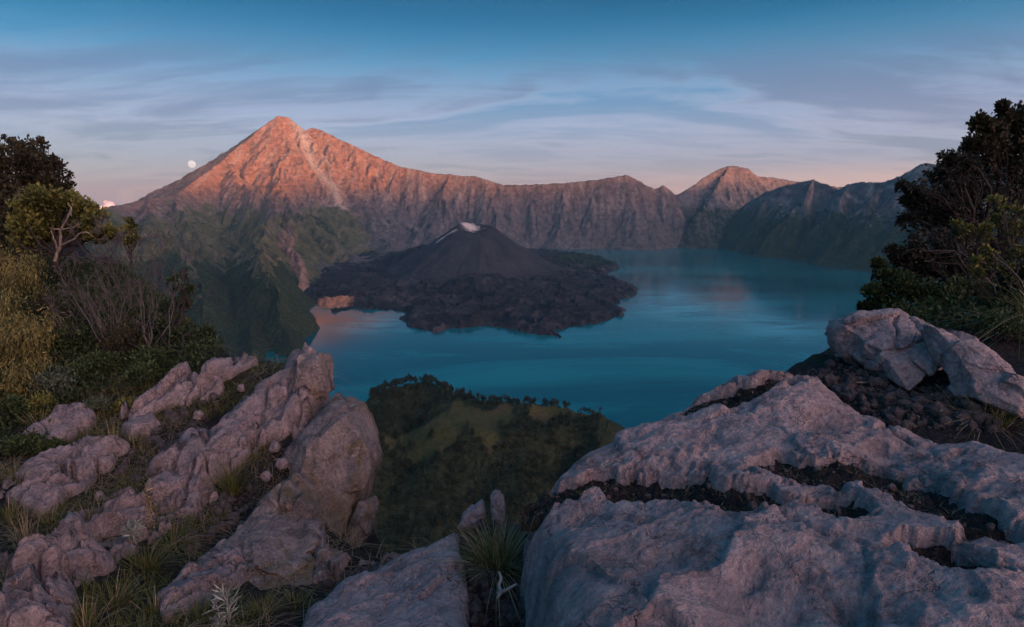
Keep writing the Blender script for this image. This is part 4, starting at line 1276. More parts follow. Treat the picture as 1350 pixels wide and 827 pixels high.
def leaves(pts, dirs, L, W, jit=0.3):
    """one bent rhombic leaf per point -> V, F, tint"""
    n = len(pts)
    d = dirs / (np.linalg.norm(dirs, axis=1)[:, None] + 1e-9)
    rv = prng.normal(size=(n, 3))
    s = np.cross(d, rv); s /= np.linalg.norm(s, axis=1)[:, None] + 1e-9
    nn = np.cross(s, d)
    k = prng.uniform(1 - jit, 1 + jit, n)[:, None]
    l, w = L * k, W * k * 0.5
    m = pts + d * l * 0.5 + nn * l * 0.12
    V = np.stack([pts, m + s * w, pts + d * l, m - s * w], 1).reshape(-1, 3)
    F = (np.arange(n)[:, None] * 4 + np.array([[0, 1, 2, 3]]))
    tint = np.clip(prng.normal(0.45, 0.22, n), 0, 1)
    return V, F, np.repeat(tint, 4)


def tint_col(t):
    return np.stack([t, t, t, np.ones_like(t)], -1)


def leaf_mesh(name, pts, dirs, L, W, mat, root, base_tint=None):
    V, F, t = leaves(pts, dirs, L, W)
    if base_tint is not None:
        t = np.clip(t + np.repeat(base_tint, 4), 0, 1)
    return mesh(name, V - np.array(root.location), F, mat, root, smooth=False, colors={'tint': tint_col(t)})


def clump_tree(name, label, cat, base, clumps, y, leaf_mat, bark, L=.05, W=.03, per=260, twigs=12, trunk_r=.06, sub_r=.006, fork=0.35, up=0.5, group=None, flat=0.8, limbs=None, limb_mat=None, spread=.5, tipcol=0.25, dense=0.16):
    """trunk and limbs reaching to each clump of the crown, twigs within the clump, leaves along the twigs"""
    root = empty(name, base)
    tag(root, label, cat, group)
    S = Sticks(5)
    b = np.array(base, float)
    cs = [(np.array(P(px, py, y + dy)), r / FPX * y) for px, py, r, dy in clumps]
    mean = np.mean([c for c, _ in cs], 0)
    fork_p = b + (mean - b) * fork
    trunk = curve(b, fork_p, 0.06, 6)
    S.add(trunk, trunk_r, trunk_r * .7)
    LP, LD, LT = [], [], []
    for c, r in cs:
        st = trunk[-1 - int(prng.integers(0, 3))]
        path = curve(st, c, 0.12, 7, 0.06)
        S.add(path, trunk_r * .5, sub_r * 1.6)
        ct = prng.normal(0, .12)
        for k in range(twigs):
            o = prng.normal(size=3); o /= np.linalg.norm(o)
            e = c + o * r * np.array([1.0, 1.0, flat]) * prng.uniform(0.55, 1.08)
            p2 = curve(path[int(prng.integers(3, 7))], e, 0.12, 5)
            S.add(p2, sub_r, sub_r * .4)
            n = max(4, int(per / twigs))
            t = prng.uniform(0.35, 1.0, n) ** 0.7
            ii = np.clip((t * 4).astype(int), 0, 3); fr = t * 4 - ii
            q = p2[ii] * (1 - fr)[:, None] + p2[ii + 1] * fr[:, None] + prng.normal(size=(n, 3)) * r * dense
            LP.append(q)
            LD.append((e - c) / r * .5 + prng.normal(size=(n, 3)) * spread + np.array([0, 0, up]))
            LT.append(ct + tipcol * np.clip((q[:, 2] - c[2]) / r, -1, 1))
    S.build('trunk', bark, root)
    if limbs:
        S2 = Sticks(6)
        for pth, r0, r1 in limbs:
            pts = np.array([P(*q) for q in pth])
            t = np.linspace(0, 1, len(pts)); tt = np.linspace(0, 1, len(pts) * 3)
            pts = np.stack([np.interp(tt, t, pts[:, i]) for i in range(3)], -1) + prng.normal(size=(len(tt), 3)) * r0 * .25
            S2.add(pts, r0, r1)
        S2.build('limb', limb_mat, root)
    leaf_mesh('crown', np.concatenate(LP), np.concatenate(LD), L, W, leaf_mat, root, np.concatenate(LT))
    return root


def bare_bush(name, label, base, tips, y, mat, r0=.014, depth=4, n0=3, spread=.35):
    root = empty(name, base); tag(root, label, 'bush')
    S = Sticks(4)
    b = np.array(base, float)
    for px, py in tips:
        tip = np.array(P(px, py, y + prng.normal(0, .35)))
        path = curve(b + prng.normal(size=3) * .05, tip, 0.10, 8)
        S.add(path, r0, r0 * .18)
        L = np.linalg.norm(tip - b)
        lev = [(path, r0 * .6, L)]
        for d in range(depth):
            nxt = []
            for pth, r, ln in lev:
                for _ in range(n0):
                    i = int(prng.integers(2, len(pth) - 1))
                    ax = pth[min(i + 1, len(pth) - 1)] - pth[i - 1]; ax = ax / (np.linalg.norm(ax) + 1e-9)
                    dv = ax * .75 + prng.normal(size=3) * spread + np.array([0, 0, .12])
                    l2 = ln * prng.uniform(.2, .4)
                    p2 = curve(pth[i], pth[i] + dv * l2, 0.1, 4)
                    S.add(p2, max(r * .7, .0018), max(r * .25, .0010))
                    nxt.append((p2, r * .55, l2))
            lev = nxt
            if len(lev) > 130:
                lev = [lev[k] for k in prng.permutation(len(lev))[:130]]
    S.build('branches', mat, root)
    return root


def blades(bases, n, L, lean, W, droop=.5, seg=4, spread=.05):
    """grass blades: tapering curved strips"""
    VV, FF, TT = [], [], []
    c = 0
    for b in bases:
        m = n
        a = prng.uniform(0, 2 * math.pi, m)
        out = np.stack([np.cos(a), np.sin(a), np.zeros(m)], -1)
        ln = L * prng.uniform(.5, 1.1, m)[:, None]
        le = np.abs(prng.normal(lean, lean * .5, m))[:, None]
        st = np.array(b) + out * prng.uniform(0, spread, m)[:, None]
        side = np.stack([-np.sin(a + prng.normal(0, .6, m)), np.cos(a), np.zeros(m)], -1)
        side /= np.linalg.norm(side, axis=1)[:, None]
        dr = droop * prng.uniform(.3, 1.7, m)[:, None]
        wv = prng.normal(0, .13, (m, 3)) * (1, 1, .3)
        t = np.linspace(0, 1, seg + 1)
        rows = []
        for k in t:
            h = np.array([0, 0, 1.0]) * (k - dr * le * k * k * .8) * ln + out * (le * (k * .5 + dr * k * k)) * ln + wv * k * k * ln
            w = W * (1 - k) ** .7 * .5 if k < 1 else 0.0
            rows.append((st + h - side * w, st + h + side * w))
        V = np.stack([np.stack(r, 1) for r in rows], 1)          # m, seg+1, 2, 3
        idx = np.arange(m * (seg + 1) * 2).reshape(m, seg + 1, 2) + c
        F = np.stack([idx[:, :-1, 0], idx[:, :-1, 1], idx[:, 1:, 1], idx[:, 1:, 0]], -1).reshape(-1, 4)
        VV.append(V.reshape(-1, 3)); FF.append(F); c += m * (seg + 1) * 2
        ti = np.clip(prng.normal(.45, .22, m), 0, 1)
        TT.append(np.repeat(ti, (seg + 1) * 2))
    return np.concatenate(VV), np.concatenate(FF), np.concatenate(TT)


# ---- left bank
def gb(px, py, dy=0.0):
    g = G(px, py)
    return (g.x, g.y + dy, g.z - .03)


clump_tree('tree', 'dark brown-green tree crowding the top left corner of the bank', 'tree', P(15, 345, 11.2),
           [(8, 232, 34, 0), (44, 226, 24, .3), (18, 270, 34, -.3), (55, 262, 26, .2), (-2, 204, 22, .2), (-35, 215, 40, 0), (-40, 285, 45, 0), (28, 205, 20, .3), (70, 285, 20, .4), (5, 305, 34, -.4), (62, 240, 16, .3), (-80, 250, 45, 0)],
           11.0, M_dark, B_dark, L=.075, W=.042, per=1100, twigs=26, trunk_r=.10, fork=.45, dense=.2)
clump_tree('tree', 'thin airy tree with tiny leaves showing sky above the dark left tree', 'tree', P(60, 330, 12.2),
           [(24, 192, 9, 0), (38, 190, 9, .1), (50, 204, 9, .2), (66, 210, 8, 0), (79, 214, 8, .2), (84, 228, 8, 0), (90, 246, 8, .1), (70, 226, 10, .2), (74, 246, 10, 0), (52, 186, 6, 0), (84, 258, 9, .1), (12, 184, 6, .2)],
           12.0, M_dark, B_dark, L=.07, W=.04, per=170, twigs=12, trunk_r=.05, fork=.5, dense=.18)
clump_tree('tree', 'bright yellow-green leafy tree with crooked pale limbs on the left bank', 'tree', P(73, 352, 9.3),
           [(50, 256, 17, 0), (32, 274, 17, 0), (60, 280, 20, .2), (90, 262, 13, .2), (108, 272, 15, .2), (124, 282, 11, .1), (40, 300, 19, 0), (78, 290, 17, .4), (22, 296, 14, .1), (102, 292, 14, .4), (124, 300, 12, .2), (142, 304, 10, .1), (58, 312, 14, .3), (30, 318, 13, .2), (70, 262, 12, .2), (152, 308, 7, .1), (95, 308, 10, .5)],
           9.2, M_green, B_dark, L=.062, W=.042, per=640, twigs=16, trunk_r=.05, limb_mat=B_pale, dense=.21,
           limbs=[([(72, 345, 8.9), (79, 326, 8.9), (79, 306, 8.85), (88, 290, 8.8), (94, 276, 8.8), (90, 268, 8.85)], .022, .008), ([(76, 330, 8.9), (73, 318, 8.85), (67, 304, 8.85)], .016, .006),
                  ([(80, 324, 8.85), (97, 316, 8.75), (106, 307, 8.7), (116, 306, 8.7), (123, 313, 8.7)], .017, .006), ([(80, 303, 8.85), (95, 301, 8.8), (106, 295, 8.8)], .012, .005), ([(80, 303, 8.85), (66, 302, 8.85)], .014, .007)])
clump_tree('shrub', 'small upright olive shrub tip standing above the bare twigs', 'shrub', P(172, 352, 8.8), [(172, 292, 6, 0), (170, 303, 8, 0), (176, 312, 9, 0), (168, 318, 9, 0)], 8.7, M_green, B_dark, L=.05, W=.028, per=150, twigs=8, trunk_r=.02)
bb = gb(150, 462)
bare_bush('bare_bush', 'large leafless bush of grey-brown twigs on the left bank', bb, [(78, 352), (92, 335), (105, 322), (120, 318), (135, 312), (150, 318), (165, 322), (180, 330), (196, 318), (100, 368), (88, 385), (122, 345), (145, 345), (170, 350), (185, 365), (110, 395), (200, 352)], bb[1], B_twig, r0=.008, depth=4, n0=5)
bb = gb(196, 470)
bare_bush('bare_bush', 'smaller leafless bush with pinkish twig tips beside the thin sapling', bb, [(190, 335), (205, 325), (215, 345), (222, 352), (230, 345), (205, 365), (218, 372), (185, 380)], bb[1], B_twig, r0=.008, depth=4, n0=3)
bb = gb(95, 452)
bare_bush('bare_bush', 'low tangle of dead twigs at the foot of the straw-coloured heath', bb, [(70, 395), (85, 390), (100, 400), (115, 405), (60, 410), (90, 415), (125, 420), (75, 425)], bb[1] - .2, B_twig, r0=.010, depth=3, n0=3)
clump_tree('sapling', 'thin sapling with leaf tufts against the green mountain slope', 'tree', gb(222, 448), [(231, 364, 7, 0), (243, 357, 5, .1), (232, 378, 7, 0), (246, 384, 7, 0), (252, 381, 4, 0), (240, 396, 9, 0), (226, 402, 9, .1), (214, 400, 10, .2), (246, 400, 6, 0)], 8.2, M_deep, B_dark, L=.05, W=.028, per=75, twigs=6, trunk_r=.018, fork=.4)
clump_tree('shrub', 'dark leafy shrub massed behind the crest of the left outcrop', 'shrub', gb(240, 476), [(206, 436, 18, .2), (232, 446, 18, 0), (262, 452, 17, 0), (284, 468, 11, 0), (214, 466, 20, -.1), (246, 476, 18, -.1), (190, 424, 13, .2), (272, 440, 9, 0), (276, 478, 12, 0), (180, 450, 14, 0)], 7.5, M_deep, B_dark, L=.05, W=.03, per=560, twigs=15, trunk_r=.03, dense=.18)


def heath(label, px, py, w, h, n=34):
    """hummock of drooping feathery plumes"""
    g = gb(px, py)
    root = empty('heath_bush', g); tag(root, label, 'bush', None)
    k = g[1] / FPX
    S = Sticks(4); LP, LD, LT = [], [], []
    for i in range(n):
        x = prng.uniform(-1, 1); zt = prng.uniform(0.05, 1) ** .7 * math.sqrt(max(0.05, 1 - x * x * .7))
        tip = np.array(g) + np.array([x * w * k * .5, prng.uniform(-.25, .3) - (1 - zt) * .25, zt * h * k])
        pth = curve(g, tip, .08, 5); S.add(pth, .006, .002)
        m = 110
        a = prng.normal(size=(m, 3)) * np.array([.055, .055, .09]) + tip + np.array([0, -.03, -.05])
        LP.append(a); LD.append(prng.normal(size=(m, 3)) * .35 + np.array([0, -.15, -.9]) + (a - tip) * 3)
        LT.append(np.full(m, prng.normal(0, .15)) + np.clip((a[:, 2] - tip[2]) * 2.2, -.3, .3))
    S.build('stems', B_dark, root)
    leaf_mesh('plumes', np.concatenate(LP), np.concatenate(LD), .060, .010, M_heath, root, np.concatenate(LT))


for i, (lab, px, py, w, h, n) in enumerate([
        ('straw-coloured heath hummock at the left edge, highest of the drooping plumes', 8, 385, 60, 62, 34), ('tall golden heath plumes left of the bare twiggy bush', 48, 398, 44, 66, 30),
        ('golden drooping heath below the highest plumes at the left edge', 5, 440, 50, 62, 34), ('golden heath bush lower left with long hanging plumes', 28, 490, 56, 78, 44),
        ('faded heath plumes beside the dead twig tangle', 58, 460, 40, 56, 26), ('straw heath clump half out of frame at the far left', -25, 480, 60, 90, 34), ('yellowish heath tuft in front of the deep green shrubs', 45, 520, 36, 50, 22)]):
    heath(lab, px, py, w, h, n)


def low_shrub(label, px, py, w, h, mat, L=.035, W=.022, n=900, name='shrub', cat='shrub', up=.5):
    g = gb(px, py)
    root = empty(name, g); tag(root, label, cat)
    k = g[1] / FPX
    S = Sticks(4)
    m = 22
    a = prng.uniform(0, 6.283, m); zt = prng.uniform(.25, 1, m)
    tips = np.array(g) + np.stack([np.cos(a) * w * k * .5 * np.sqrt(1 - zt * zt * .8), np.sin(a) * w * k * .5 * np.sqrt(1 - zt * zt * .8), zt * h * k], -1)
    LP, LD, LT = [], [], []
    for t in tips:
        S.add(curve(g, t, .1, 4), .006, .002)
        q = n // m
        p = t + prng.normal(size=(q, 3)) * np.array([w * k * .13, w * k * .13, h * k * .13])
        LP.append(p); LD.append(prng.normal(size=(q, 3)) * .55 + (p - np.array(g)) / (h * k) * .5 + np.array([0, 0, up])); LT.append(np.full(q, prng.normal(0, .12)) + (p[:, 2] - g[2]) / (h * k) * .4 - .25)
    S.build('stems', B_dark, root)
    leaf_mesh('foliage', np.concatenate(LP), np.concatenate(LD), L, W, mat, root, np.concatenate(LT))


for lab, px, py, w, h, mt in [
        ('grey-green shrub with pale buds in the middle of the left bank', 76, 526, 44, 38, M_grey), ('round dark green shrub under the bare twiggy bush', 138, 496, 34, 28, M_deep), ('deep green shrub between the grey-green shrub and the twigs', 105, 512, 36, 34, M_deep),
        ('leafy green shrub at the foot of the bare bush on its left', 92, 465, 34, 36, M_deep), ('bright green herb beside the small half-buried stone', 168, 540, 24, 18, M_green), ('low grey-green herb above the shaded lumpy rock', 122, 548, 28, 20, M_grey),
        ('dark green shrub low at the left edge', 14, 560, 36, 34, M_deep), ('mossy green cushion left of the shaded lumpy rock', 30, 598, 40, 26, M_deep), ('small leafy plant under the shaded lumpy rock', 68, 600, 28, 18, M_deep),
        ('green shrub at the very left edge under the heath', -10, 530, 40, 40, M_deep), ('yellowish herb right of the golden heath', 58, 552, 30, 30, M_green), ('dark leafy plant against the narrow crest slab', 185, 510, 40, 30, M_deep), ('low dark shrub below the thin sapling', 200, 490, 40, 30, M_deep),
        ('olive shrub behind the golden heath at the left', 20, 372, 60, 40, M_dark), ('olive shrub under the yellow-green leafy tree', 62, 380, 50, 44, M_dark), ('dark shrub in the shade between heath and bare twigs', 70, 430, 40, 40, M_dark), ('dark undergrowth shrub at the foot of the bare bush on its right', 165, 470, 46, 40, M_dark)]:
    low_shrub(lab, px, py, w, h, mt)

# ---- right bank
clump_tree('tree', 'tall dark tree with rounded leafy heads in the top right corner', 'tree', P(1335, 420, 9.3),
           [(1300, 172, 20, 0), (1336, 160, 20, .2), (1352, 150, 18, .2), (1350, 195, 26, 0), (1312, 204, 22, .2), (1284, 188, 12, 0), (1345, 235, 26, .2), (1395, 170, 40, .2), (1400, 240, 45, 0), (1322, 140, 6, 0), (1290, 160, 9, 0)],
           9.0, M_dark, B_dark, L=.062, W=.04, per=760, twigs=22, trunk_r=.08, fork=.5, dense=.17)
clump_tree('tree', 'feathery plum-brown tree leaning out over the lake at the right', 'tree', P(1320, 425, 8.6),
           [(1256, 220, 15, 0), (1278, 232, 20, .1), (1232, 228, 12, 0), (1300, 248, 22, .2), (1330, 260, 28, 0), (1264, 258, 20, 0), (1236, 262, 17, .1), (1206, 256, 11, 0), (1196, 268, 8, .1), (1214, 284, 13, 0), (1245, 290, 20, 0), (1284, 285, 22, .2), (1193, 288, 8, 0), (1190, 246, 6, 0), (1246, 208, 7, 0), (1276, 212, 9, 0)],
           8.5, M_plum, B_dark, L=.07, W=.028, per=430, twigs=18, trunk_r=.06, fork=.5, dense=.19, up=0.0)
clump_tree('tree', 'drooping dark foliage of a low tree behind the humped pink rock', 'tree', P(1290, 440, 7.9),
           [(1206, 322, 15, 0), (1232, 318, 19, .1), (1262, 322, 21, 0), (1183, 338, 11, 0), (1214, 348, 18, .1), (1245, 352, 22, 0), (1280, 345, 24, .2), (1196, 360, 12, 0), (1312, 320, 26, .3), (1176, 330, 7, 0), (1320, 360, 26, .3)],
           7.8, M_plum, B_dark, L=.06, W=.03, per=560, twigs=18, trunk_r=.05, fork=.4, dense=.19, up=-.1)
clump_tree('shrub', 'dense dark shrub right behind the humped pink rock', 'shrub', P(1230, 440, 7.0),
           [(1148, 386, 11, 0), (1163, 366, 12, .1), (1186, 376, 18, 0), (1214, 386, 21, 0), (1250, 388, 22, 0), (1142, 406, 9, 0), (1172, 402, 14, 0), (1282, 384, 22, .1), (1225, 410, 15, 0), (1305, 400, 20, .2), (1262, 412, 14, 0), (1160, 348, 7, .2)],
           6.9, M_deep, B_dark, L=.048, W=.03, per=800, twigs=18, trunk_r=.04, dense=.19)
clump_tree('shrub', 'shrub with bare stalks and yellow-green leaf tips at the right edge', 'shrub', P(1345, 440, 6.1),
           [(1310, 263, 7, 0), (1270, 302, 7, 0), (1262, 296, 5, .1), (1290, 344, 8, 0), (1322, 288, 8, .1), (1302, 332, 7, 0), (1338, 278, 9, 0), (1346, 300, 12, .1), (1284, 356, 6, 0), (1340, 330, 12, 0), (1300, 300, 6, 0), (1325, 352, 9, 0)],
           6.0, M_green, B_twig, L=.046, W=.026, per=150, twigs=7, trunk_r=.016, sub_r=.004, fork=.15)
bb = P(1330, 425, 6.2)
bare_bush('bare_bush', 'leafless grey stalks poking out of the dark shrubs at the right', bb, [(1256, 318), (1230, 340), (1262, 345), (1285, 300), (1320, 310), (1275, 330)], 6.1, B_dark, r0=.006, depth=2, n0=3)
clump_tree('shrub', 'dark shadowed shrub filling the right edge above the wedge slab', 'shrub', P(1350, 470, 5.9), [(1345, 350, 22, .2), (1325, 375, 18, .3), (1352, 395, 24, 0), (1335, 410, 18, .2), (1360, 440, 22, 0), (1390, 380, 40, 0), (1345, 445, 12, 0), (1380, 470, 30, 0)], 5.8, M_deep, B_dark, L=.045, W=.025, per=600, twigs=16, trunk_r=.03)
low_shrub('dark leafy plant behind the top of the wedge slab', 1320, 452, 60, 40, M_deep)

# ------------------------------------------------------------------ grass tufts, silver plants, loose wood
def tuft(label, px, py, h, n=110, mat=None, mat2=None, lean=.6, W=.006, spread=.07, y=None, droop=.55, name='grass_tuft', cat='grass tuft', frac2=.35, group=None):
    g = gb(px, py) if y is None else P(px, py, y)
    L = h / FPX * g[1]
    root = empty(name, g); tag(root, label, cat, group)
    V, F, t = blades([g], int(n * (1 - frac2)), L, lean, W, droop, spread=spread)
    o = mesh('green_blades', V - np.array(g), F, mat or M_grass, root, smooth=True, colors={'tint': tint_col(t)})
    o['kind'] = 'stuff'
    if frac2:
        V, F, t = blades([g], int(n * frac2), L * 1.08, lean * 1.25, W * .85, droop * 1.2, spread=spread)
        o2 = mesh('dry_blades', V - np.array(g), F, mat2 or M_straw, root, smooth=True, colors={'tint': tint_col(t)})
        o2['kind'] = 'stuff'


tuft('bushy green and straw grass tuft in the soil gap beside the broad boulder', 656, 752, 76, 620, lean=.75, spread=.12, W=.007, frac2=.45)
tuft('dry pale grass drooping over the top of the broad boulder at the right', 1292, 566, 66, 300, lean=.9, frac2=.65, W=.007, spread=.1, y=3.75)
tuft('green grass tuft at the right end of the dry drooping grass', 1318, 568, 52, 240, lean=.85, frac2=.25, W=.007, y=3.6)
tuft('sparse straw grass at the gravel edge left of the dry drooping grass', 1255, 548, 52, 120, lean=.9, frac2=.75, y=3.95)
tuft('long pale arching blades at the right edge under the dark shrub', 1346, 440, 70, 46, lean=1.0, frac2=.7, W=.014, y=5.2, droop=.8, mat2=M_silver)
tuft('long green arching blades hanging from the right edge', 1362, 420, 80, 60, lean=1.0, frac2=.2, W=.013, y=5.1, droop=.8)
tuft('tiny green sprig growing in the black hollow of the broad boulder', 782, 658, 20, 24, lean=1.0, frac2=.1, W=.007, y=3.3)
for lab, px, py, h, n, f2, le in [
        ('yellow grass tuft above the flat tilted slab at left', 150, 592, 46, 150, .45, .5), ('green grass clump right of the yellow grass tuft', 176, 588, 36, 130, .2, .6), ('straw tuft in the soil hollow of the left outcrop', 216, 624, 44, 150, .55, .8),
        ('lush green grass tuft on the ledge left of the tall upright boulder', 306, 650, 58, 240, .15, .55), ('short green tuft beside the lush tuft on the ledge', 338, 608, 34, 110, .2, .5), ('small dark tuft between cracked slab and ledge', 322, 560, 28, 80, .3, .6),
        ('pale grass tuft on the crest of the left outcrop', 292, 506, 26, 120, .5, .7), ('thin grass along the crest right of the dark green shrub', 276, 508, 20, 60, .5, .7), ('rounded green grass cushion at the lower left', 40, 752, 44, 260, .12, .5),
        ('dark grass clump under the flat tilted slab at left', 66, 690, 40, 140, .3, .5), ('tall thin seeding grass beside the rounded cushion', 36, 716, 64, 60, .8, .25), ('grass at the far left below the flat tilted slab', 14, 690, 44, 150, .25, .5),
        ('wide dark grass tuft below the silver plant', 192, 752, 58, 240, .15, .9), ('long grass beside the smooth grey slab', 230, 720, 46, 160, .2, .9), ('grass tuft in front of the gnarled corner rock', 150, 800, 50, 190, .3, .7),
        ('bottom edge grass tuft left of the spiky silver plant', 205, 818, 48, 170, .2, .7), ('grass tuft at the bottom edge under the spiky silver plant', 262, 822, 52, 190, .2, .8), ('dry grass at the bottom left beside the gnarled corner rock', 110, 830, 60, 120, .6, .5),
        ('grass tuft at the bottom between silver plant and blue-grey rock', 345, 815, 44, 150, .25, .7), ('dark grass on the ledge below the low rounded boulder', 388, 800, 36, 120, .15, .8), ('small tuft among stones at the left foot of the upright boulder', 350, 590, 22, 60, .3, .6),
        ('short grass behind the low flat corner slab', 8, 770, 30, 90, .3, .6), ('grass tuft at the left edge under the shaded lumpy rock', 18, 640, 40, 130, .35, .5), ('yellowing grass below the grey-green shrub', 52, 570, 44, 120, .55, .5),
        ('grass by the small pink slab end', 190, 600, 30, 90, .4, .7), ('dry stalks above the middle slab of the left slope', 116, 690, 40, 50, .9, .3), ('grass between the knobs of the middle slab', 284, 690, 30, 90, .2, .8), ('low grass right of the knob of rock', 240, 690, 24, 70, .2, .9)]:
    tuft(lab, px, py, h, n, frac2=f2, lean=le)


def silver_plant(label, px, py, h, n, name='silver_plant', stems=4):
    g = gb(px, py); L = h / FPX * g[1]
    root = empty(name, g); tag(root, label, 'plant')
    S = Sticks(5); LP, LD = [], []
    for i in range(stems):
        tip = np.array(g) + np.array([prng.normal(0, .28), prng.normal(0, .15), prng.uniform(.6, 1)]) * L
        p = curve(g, tip, .1, 6); S.add(p, .006, .003)
        for q, k in ((p[-1], 1.0), (p[-2], .8), (p[3], .6)):
            m = n
            LP.append(q + prng.normal(size=(m, 3)) * .008)
            LD.append(prng.normal(size=(m, 3)) * .7 + (p[-1] - p[-2]) / np.linalg.norm(p[-1] - p[-2]) * .6)
    S.build('stem', B_dead, root)
    leaf_mesh('leaf_blades', np.concatenate(LP), np.concatenate(LD), L * .30, .008, M_silver, root)


silver_plant('silver spiky plant with forked pale stems on the left slope', 176, 722, 44, 14, stems=5)
silver_plant('spiky silver plant with narrow leaves at the bottom left', 300, 826, 66, 12, stems=3)
silver_plant('small silver herb at the bottom left of the spiky silver plant', 282, 836, 30, 12, stems=3)
g = gb(205, 715)
root = empty('flower_stalk', g); tag(root, 'upright reddish dead flower stalk beside the silver plant', 'plant')
S = Sticks(5); S.add(curve(g, P(193, 655, g[1]), .04, 6), .006, .004); S.build('stem', B_twig, root)
q = prng.normal(size=(160, 3)) * np.array([.010, .010, .09]) + np.array(P(196, 672, g[1]))
sh = leaf_mesh('seed_head', q, prng.normal(size=(160, 3)) * .6 + np.array([0, 0, .6]), .03, .008, M_straw, root)
sh['kind'] = 'stuff'

# bleached dead branch by the tuft in the gap
S = Sticks(6)
g = P(660, 785, 3.05)
root = empty('dead_branch', g); tag(root, 'bleached white piece of dead wood lying below the bushy grass tuft', 'branch')
for pth, r0, r1 in [([(658, 754, 3.15), (661, 762, 3.12), (658, 772, 3.1), (660, 782, 3.05)], .008, .012), ([(656, 784, 3.05), (663, 780, 3.06), (671, 776, 3.05), (681, 770, 3.05)], .013, .006), ([(660, 782, 3.05), (656, 788, 3.03), (657, 793, 3.03)], .011, .006)]:
    S.add([P(*q) for q in pth], r0, r1)
S.build('branch', B_dead, root)
S = Sticks(5)
g = G(1165, 505)
root = empty('twig', tuple(g)); tag(root, 'thin pale twig lying on the dark gravel under the humped pink rock', 'twig')
S.add(np.array([G(1128, 506), G(1150, 507), G(1172, 505), G(1190, 498)]) + (0, 0, .02), .007, .004)
S.add(np.array([G(1172, 505), G(1186, 508)]) + (0, 0, .02), .005, .003)
S.build('stick', B_pale, root)

# short grass and herbs between everything on the left bank
xs = prng.uniform(-7.5, -0.7, 30000); ys = prng.uniform(2.2, 11.5, 30000)
pxs = 675 + xs / ys * FPX * .93
dens = fbm2(xs * .9, ys * .9, 4, 700) + np.where(pxs < 260, .12, -.10) + np.where(ys > 6.3, .25, 0)
k = (dens > 0.10) & in_poly(xs, ys, rim_poly) & (pxs > -60) & (pxs < 640)
xs, ys = xs[k][:5500], ys[k][:5500]
zs = ground_z(xs, ys)
V, F, t = blades(list(np.stack([xs, ys, zs - .01], -1)), 7, .11, .8, .006, .5, seg=2, spread=.05)
tag(mesh('grass', V, F, M_grass, colors={'tint': tint_col(t)}), 'short wild grass growing between the rocks and shrubs', 'grass', kind='stuff')
xs = prng.uniform(-6, -0.5, 9000); ys = prng.uniform(2.3, 7.5, 9000)
k = in_poly(xs, ys, rim_poly) & (fbm2(xs * 1.1, ys * 1.1, 3, 706) > -.05)
xs, ys = xs[k][:2600], ys[k][:2600]
V, F, t = blades(list(np.stack([xs, ys, ground_z(xs, ys) + .012], -1)), 4, .14, 2.6, .005, .9, seg=3, spread=.08)
tag(mesh('dry_grass', V, F, M_straw, colors={'tint': tint_col(t * .6)}), 'bent dead grass and litter lying on the soil of the left outcrop', 'dry grass', kind='stuff')
xs = prng.uniform(-11, -2.2, 40000); ys = prng.uniform(4.6, 14, 40000)
pxs = 675 + xs / ys * FPX * .93
k = in_poly(xs, ys, rim_poly) & (pxs > -80) & (pxs < 300) & (fbm2(xs * .8, ys * .8, 4, 702) > -.12) & (ys > 5.4 + .6 * fbm2(xs, ys, 3, 703) + np.clip((pxs - 60) / 120, -.3, 1.0))
xs, ys = xs[k][:8000], ys[k][:8000]
zs = ground_z(xs, ys)
b = np.repeat(np.stack([xs, ys, zs], -1), 5, 0) + prng.normal(size=(len(xs) * 5, 3)) * (.06, .06, .05) + (0, 0, .05)
V, F, t = leaves(b, prng.normal(size=b.shape) * .6 + (0, 0, .6), .055, .024)
t = np.clip(t + np.repeat(.35 * fbm2(b[:, 0] * 1.5, b[:, 1] * 1.5, 3, 704), 4), 0, 1)
tag(mesh('undergrowth', V, F, M_deep, smooth=False, colors={'tint': tint_col(t)}), 'low leafy undergrowth covering the left bank', 'undergrowth', kind='stuff')
xs = prng.uniform(3.0, 9, 20000); ys = prng.uniform(5.4, 12, 20000)
k = in_poly(xs, ys, rim_poly) & (xs > 3.6 + (6.2 - ys) * .3)
xs, ys = xs[k][:4000], ys[k][:4000]
zs = ground_z(xs, ys)
b = np.repeat(np.stack([xs, ys, zs], -1), 5, 0) + prng.normal(size=(len(xs) * 5, 3)) * (.07, .07, .06) + (0, 0, .06)
V, F, t = leaves(b, prng.normal(size=b.shape) * .6 + (0, 0, .6), .06, .028)
tag(mesh('undergrowth', V, F, M_deep, smooth=False, colors={'tint': tint_col(t)}), 'dark leafy undergrowth covering the right bank', 'undergrowth', kind='stuff')

# ------------------------------------------------------------------ trees on the wooded hill
def hill_z(x, y):
    i = np.clip(np.searchsorted(yh, y) - 1, 0, 328); j = np.clip(np.searchsorted(uh, x / y) - 1, 0, 298)
    return hill_H[i, j], hill_open[i, j]


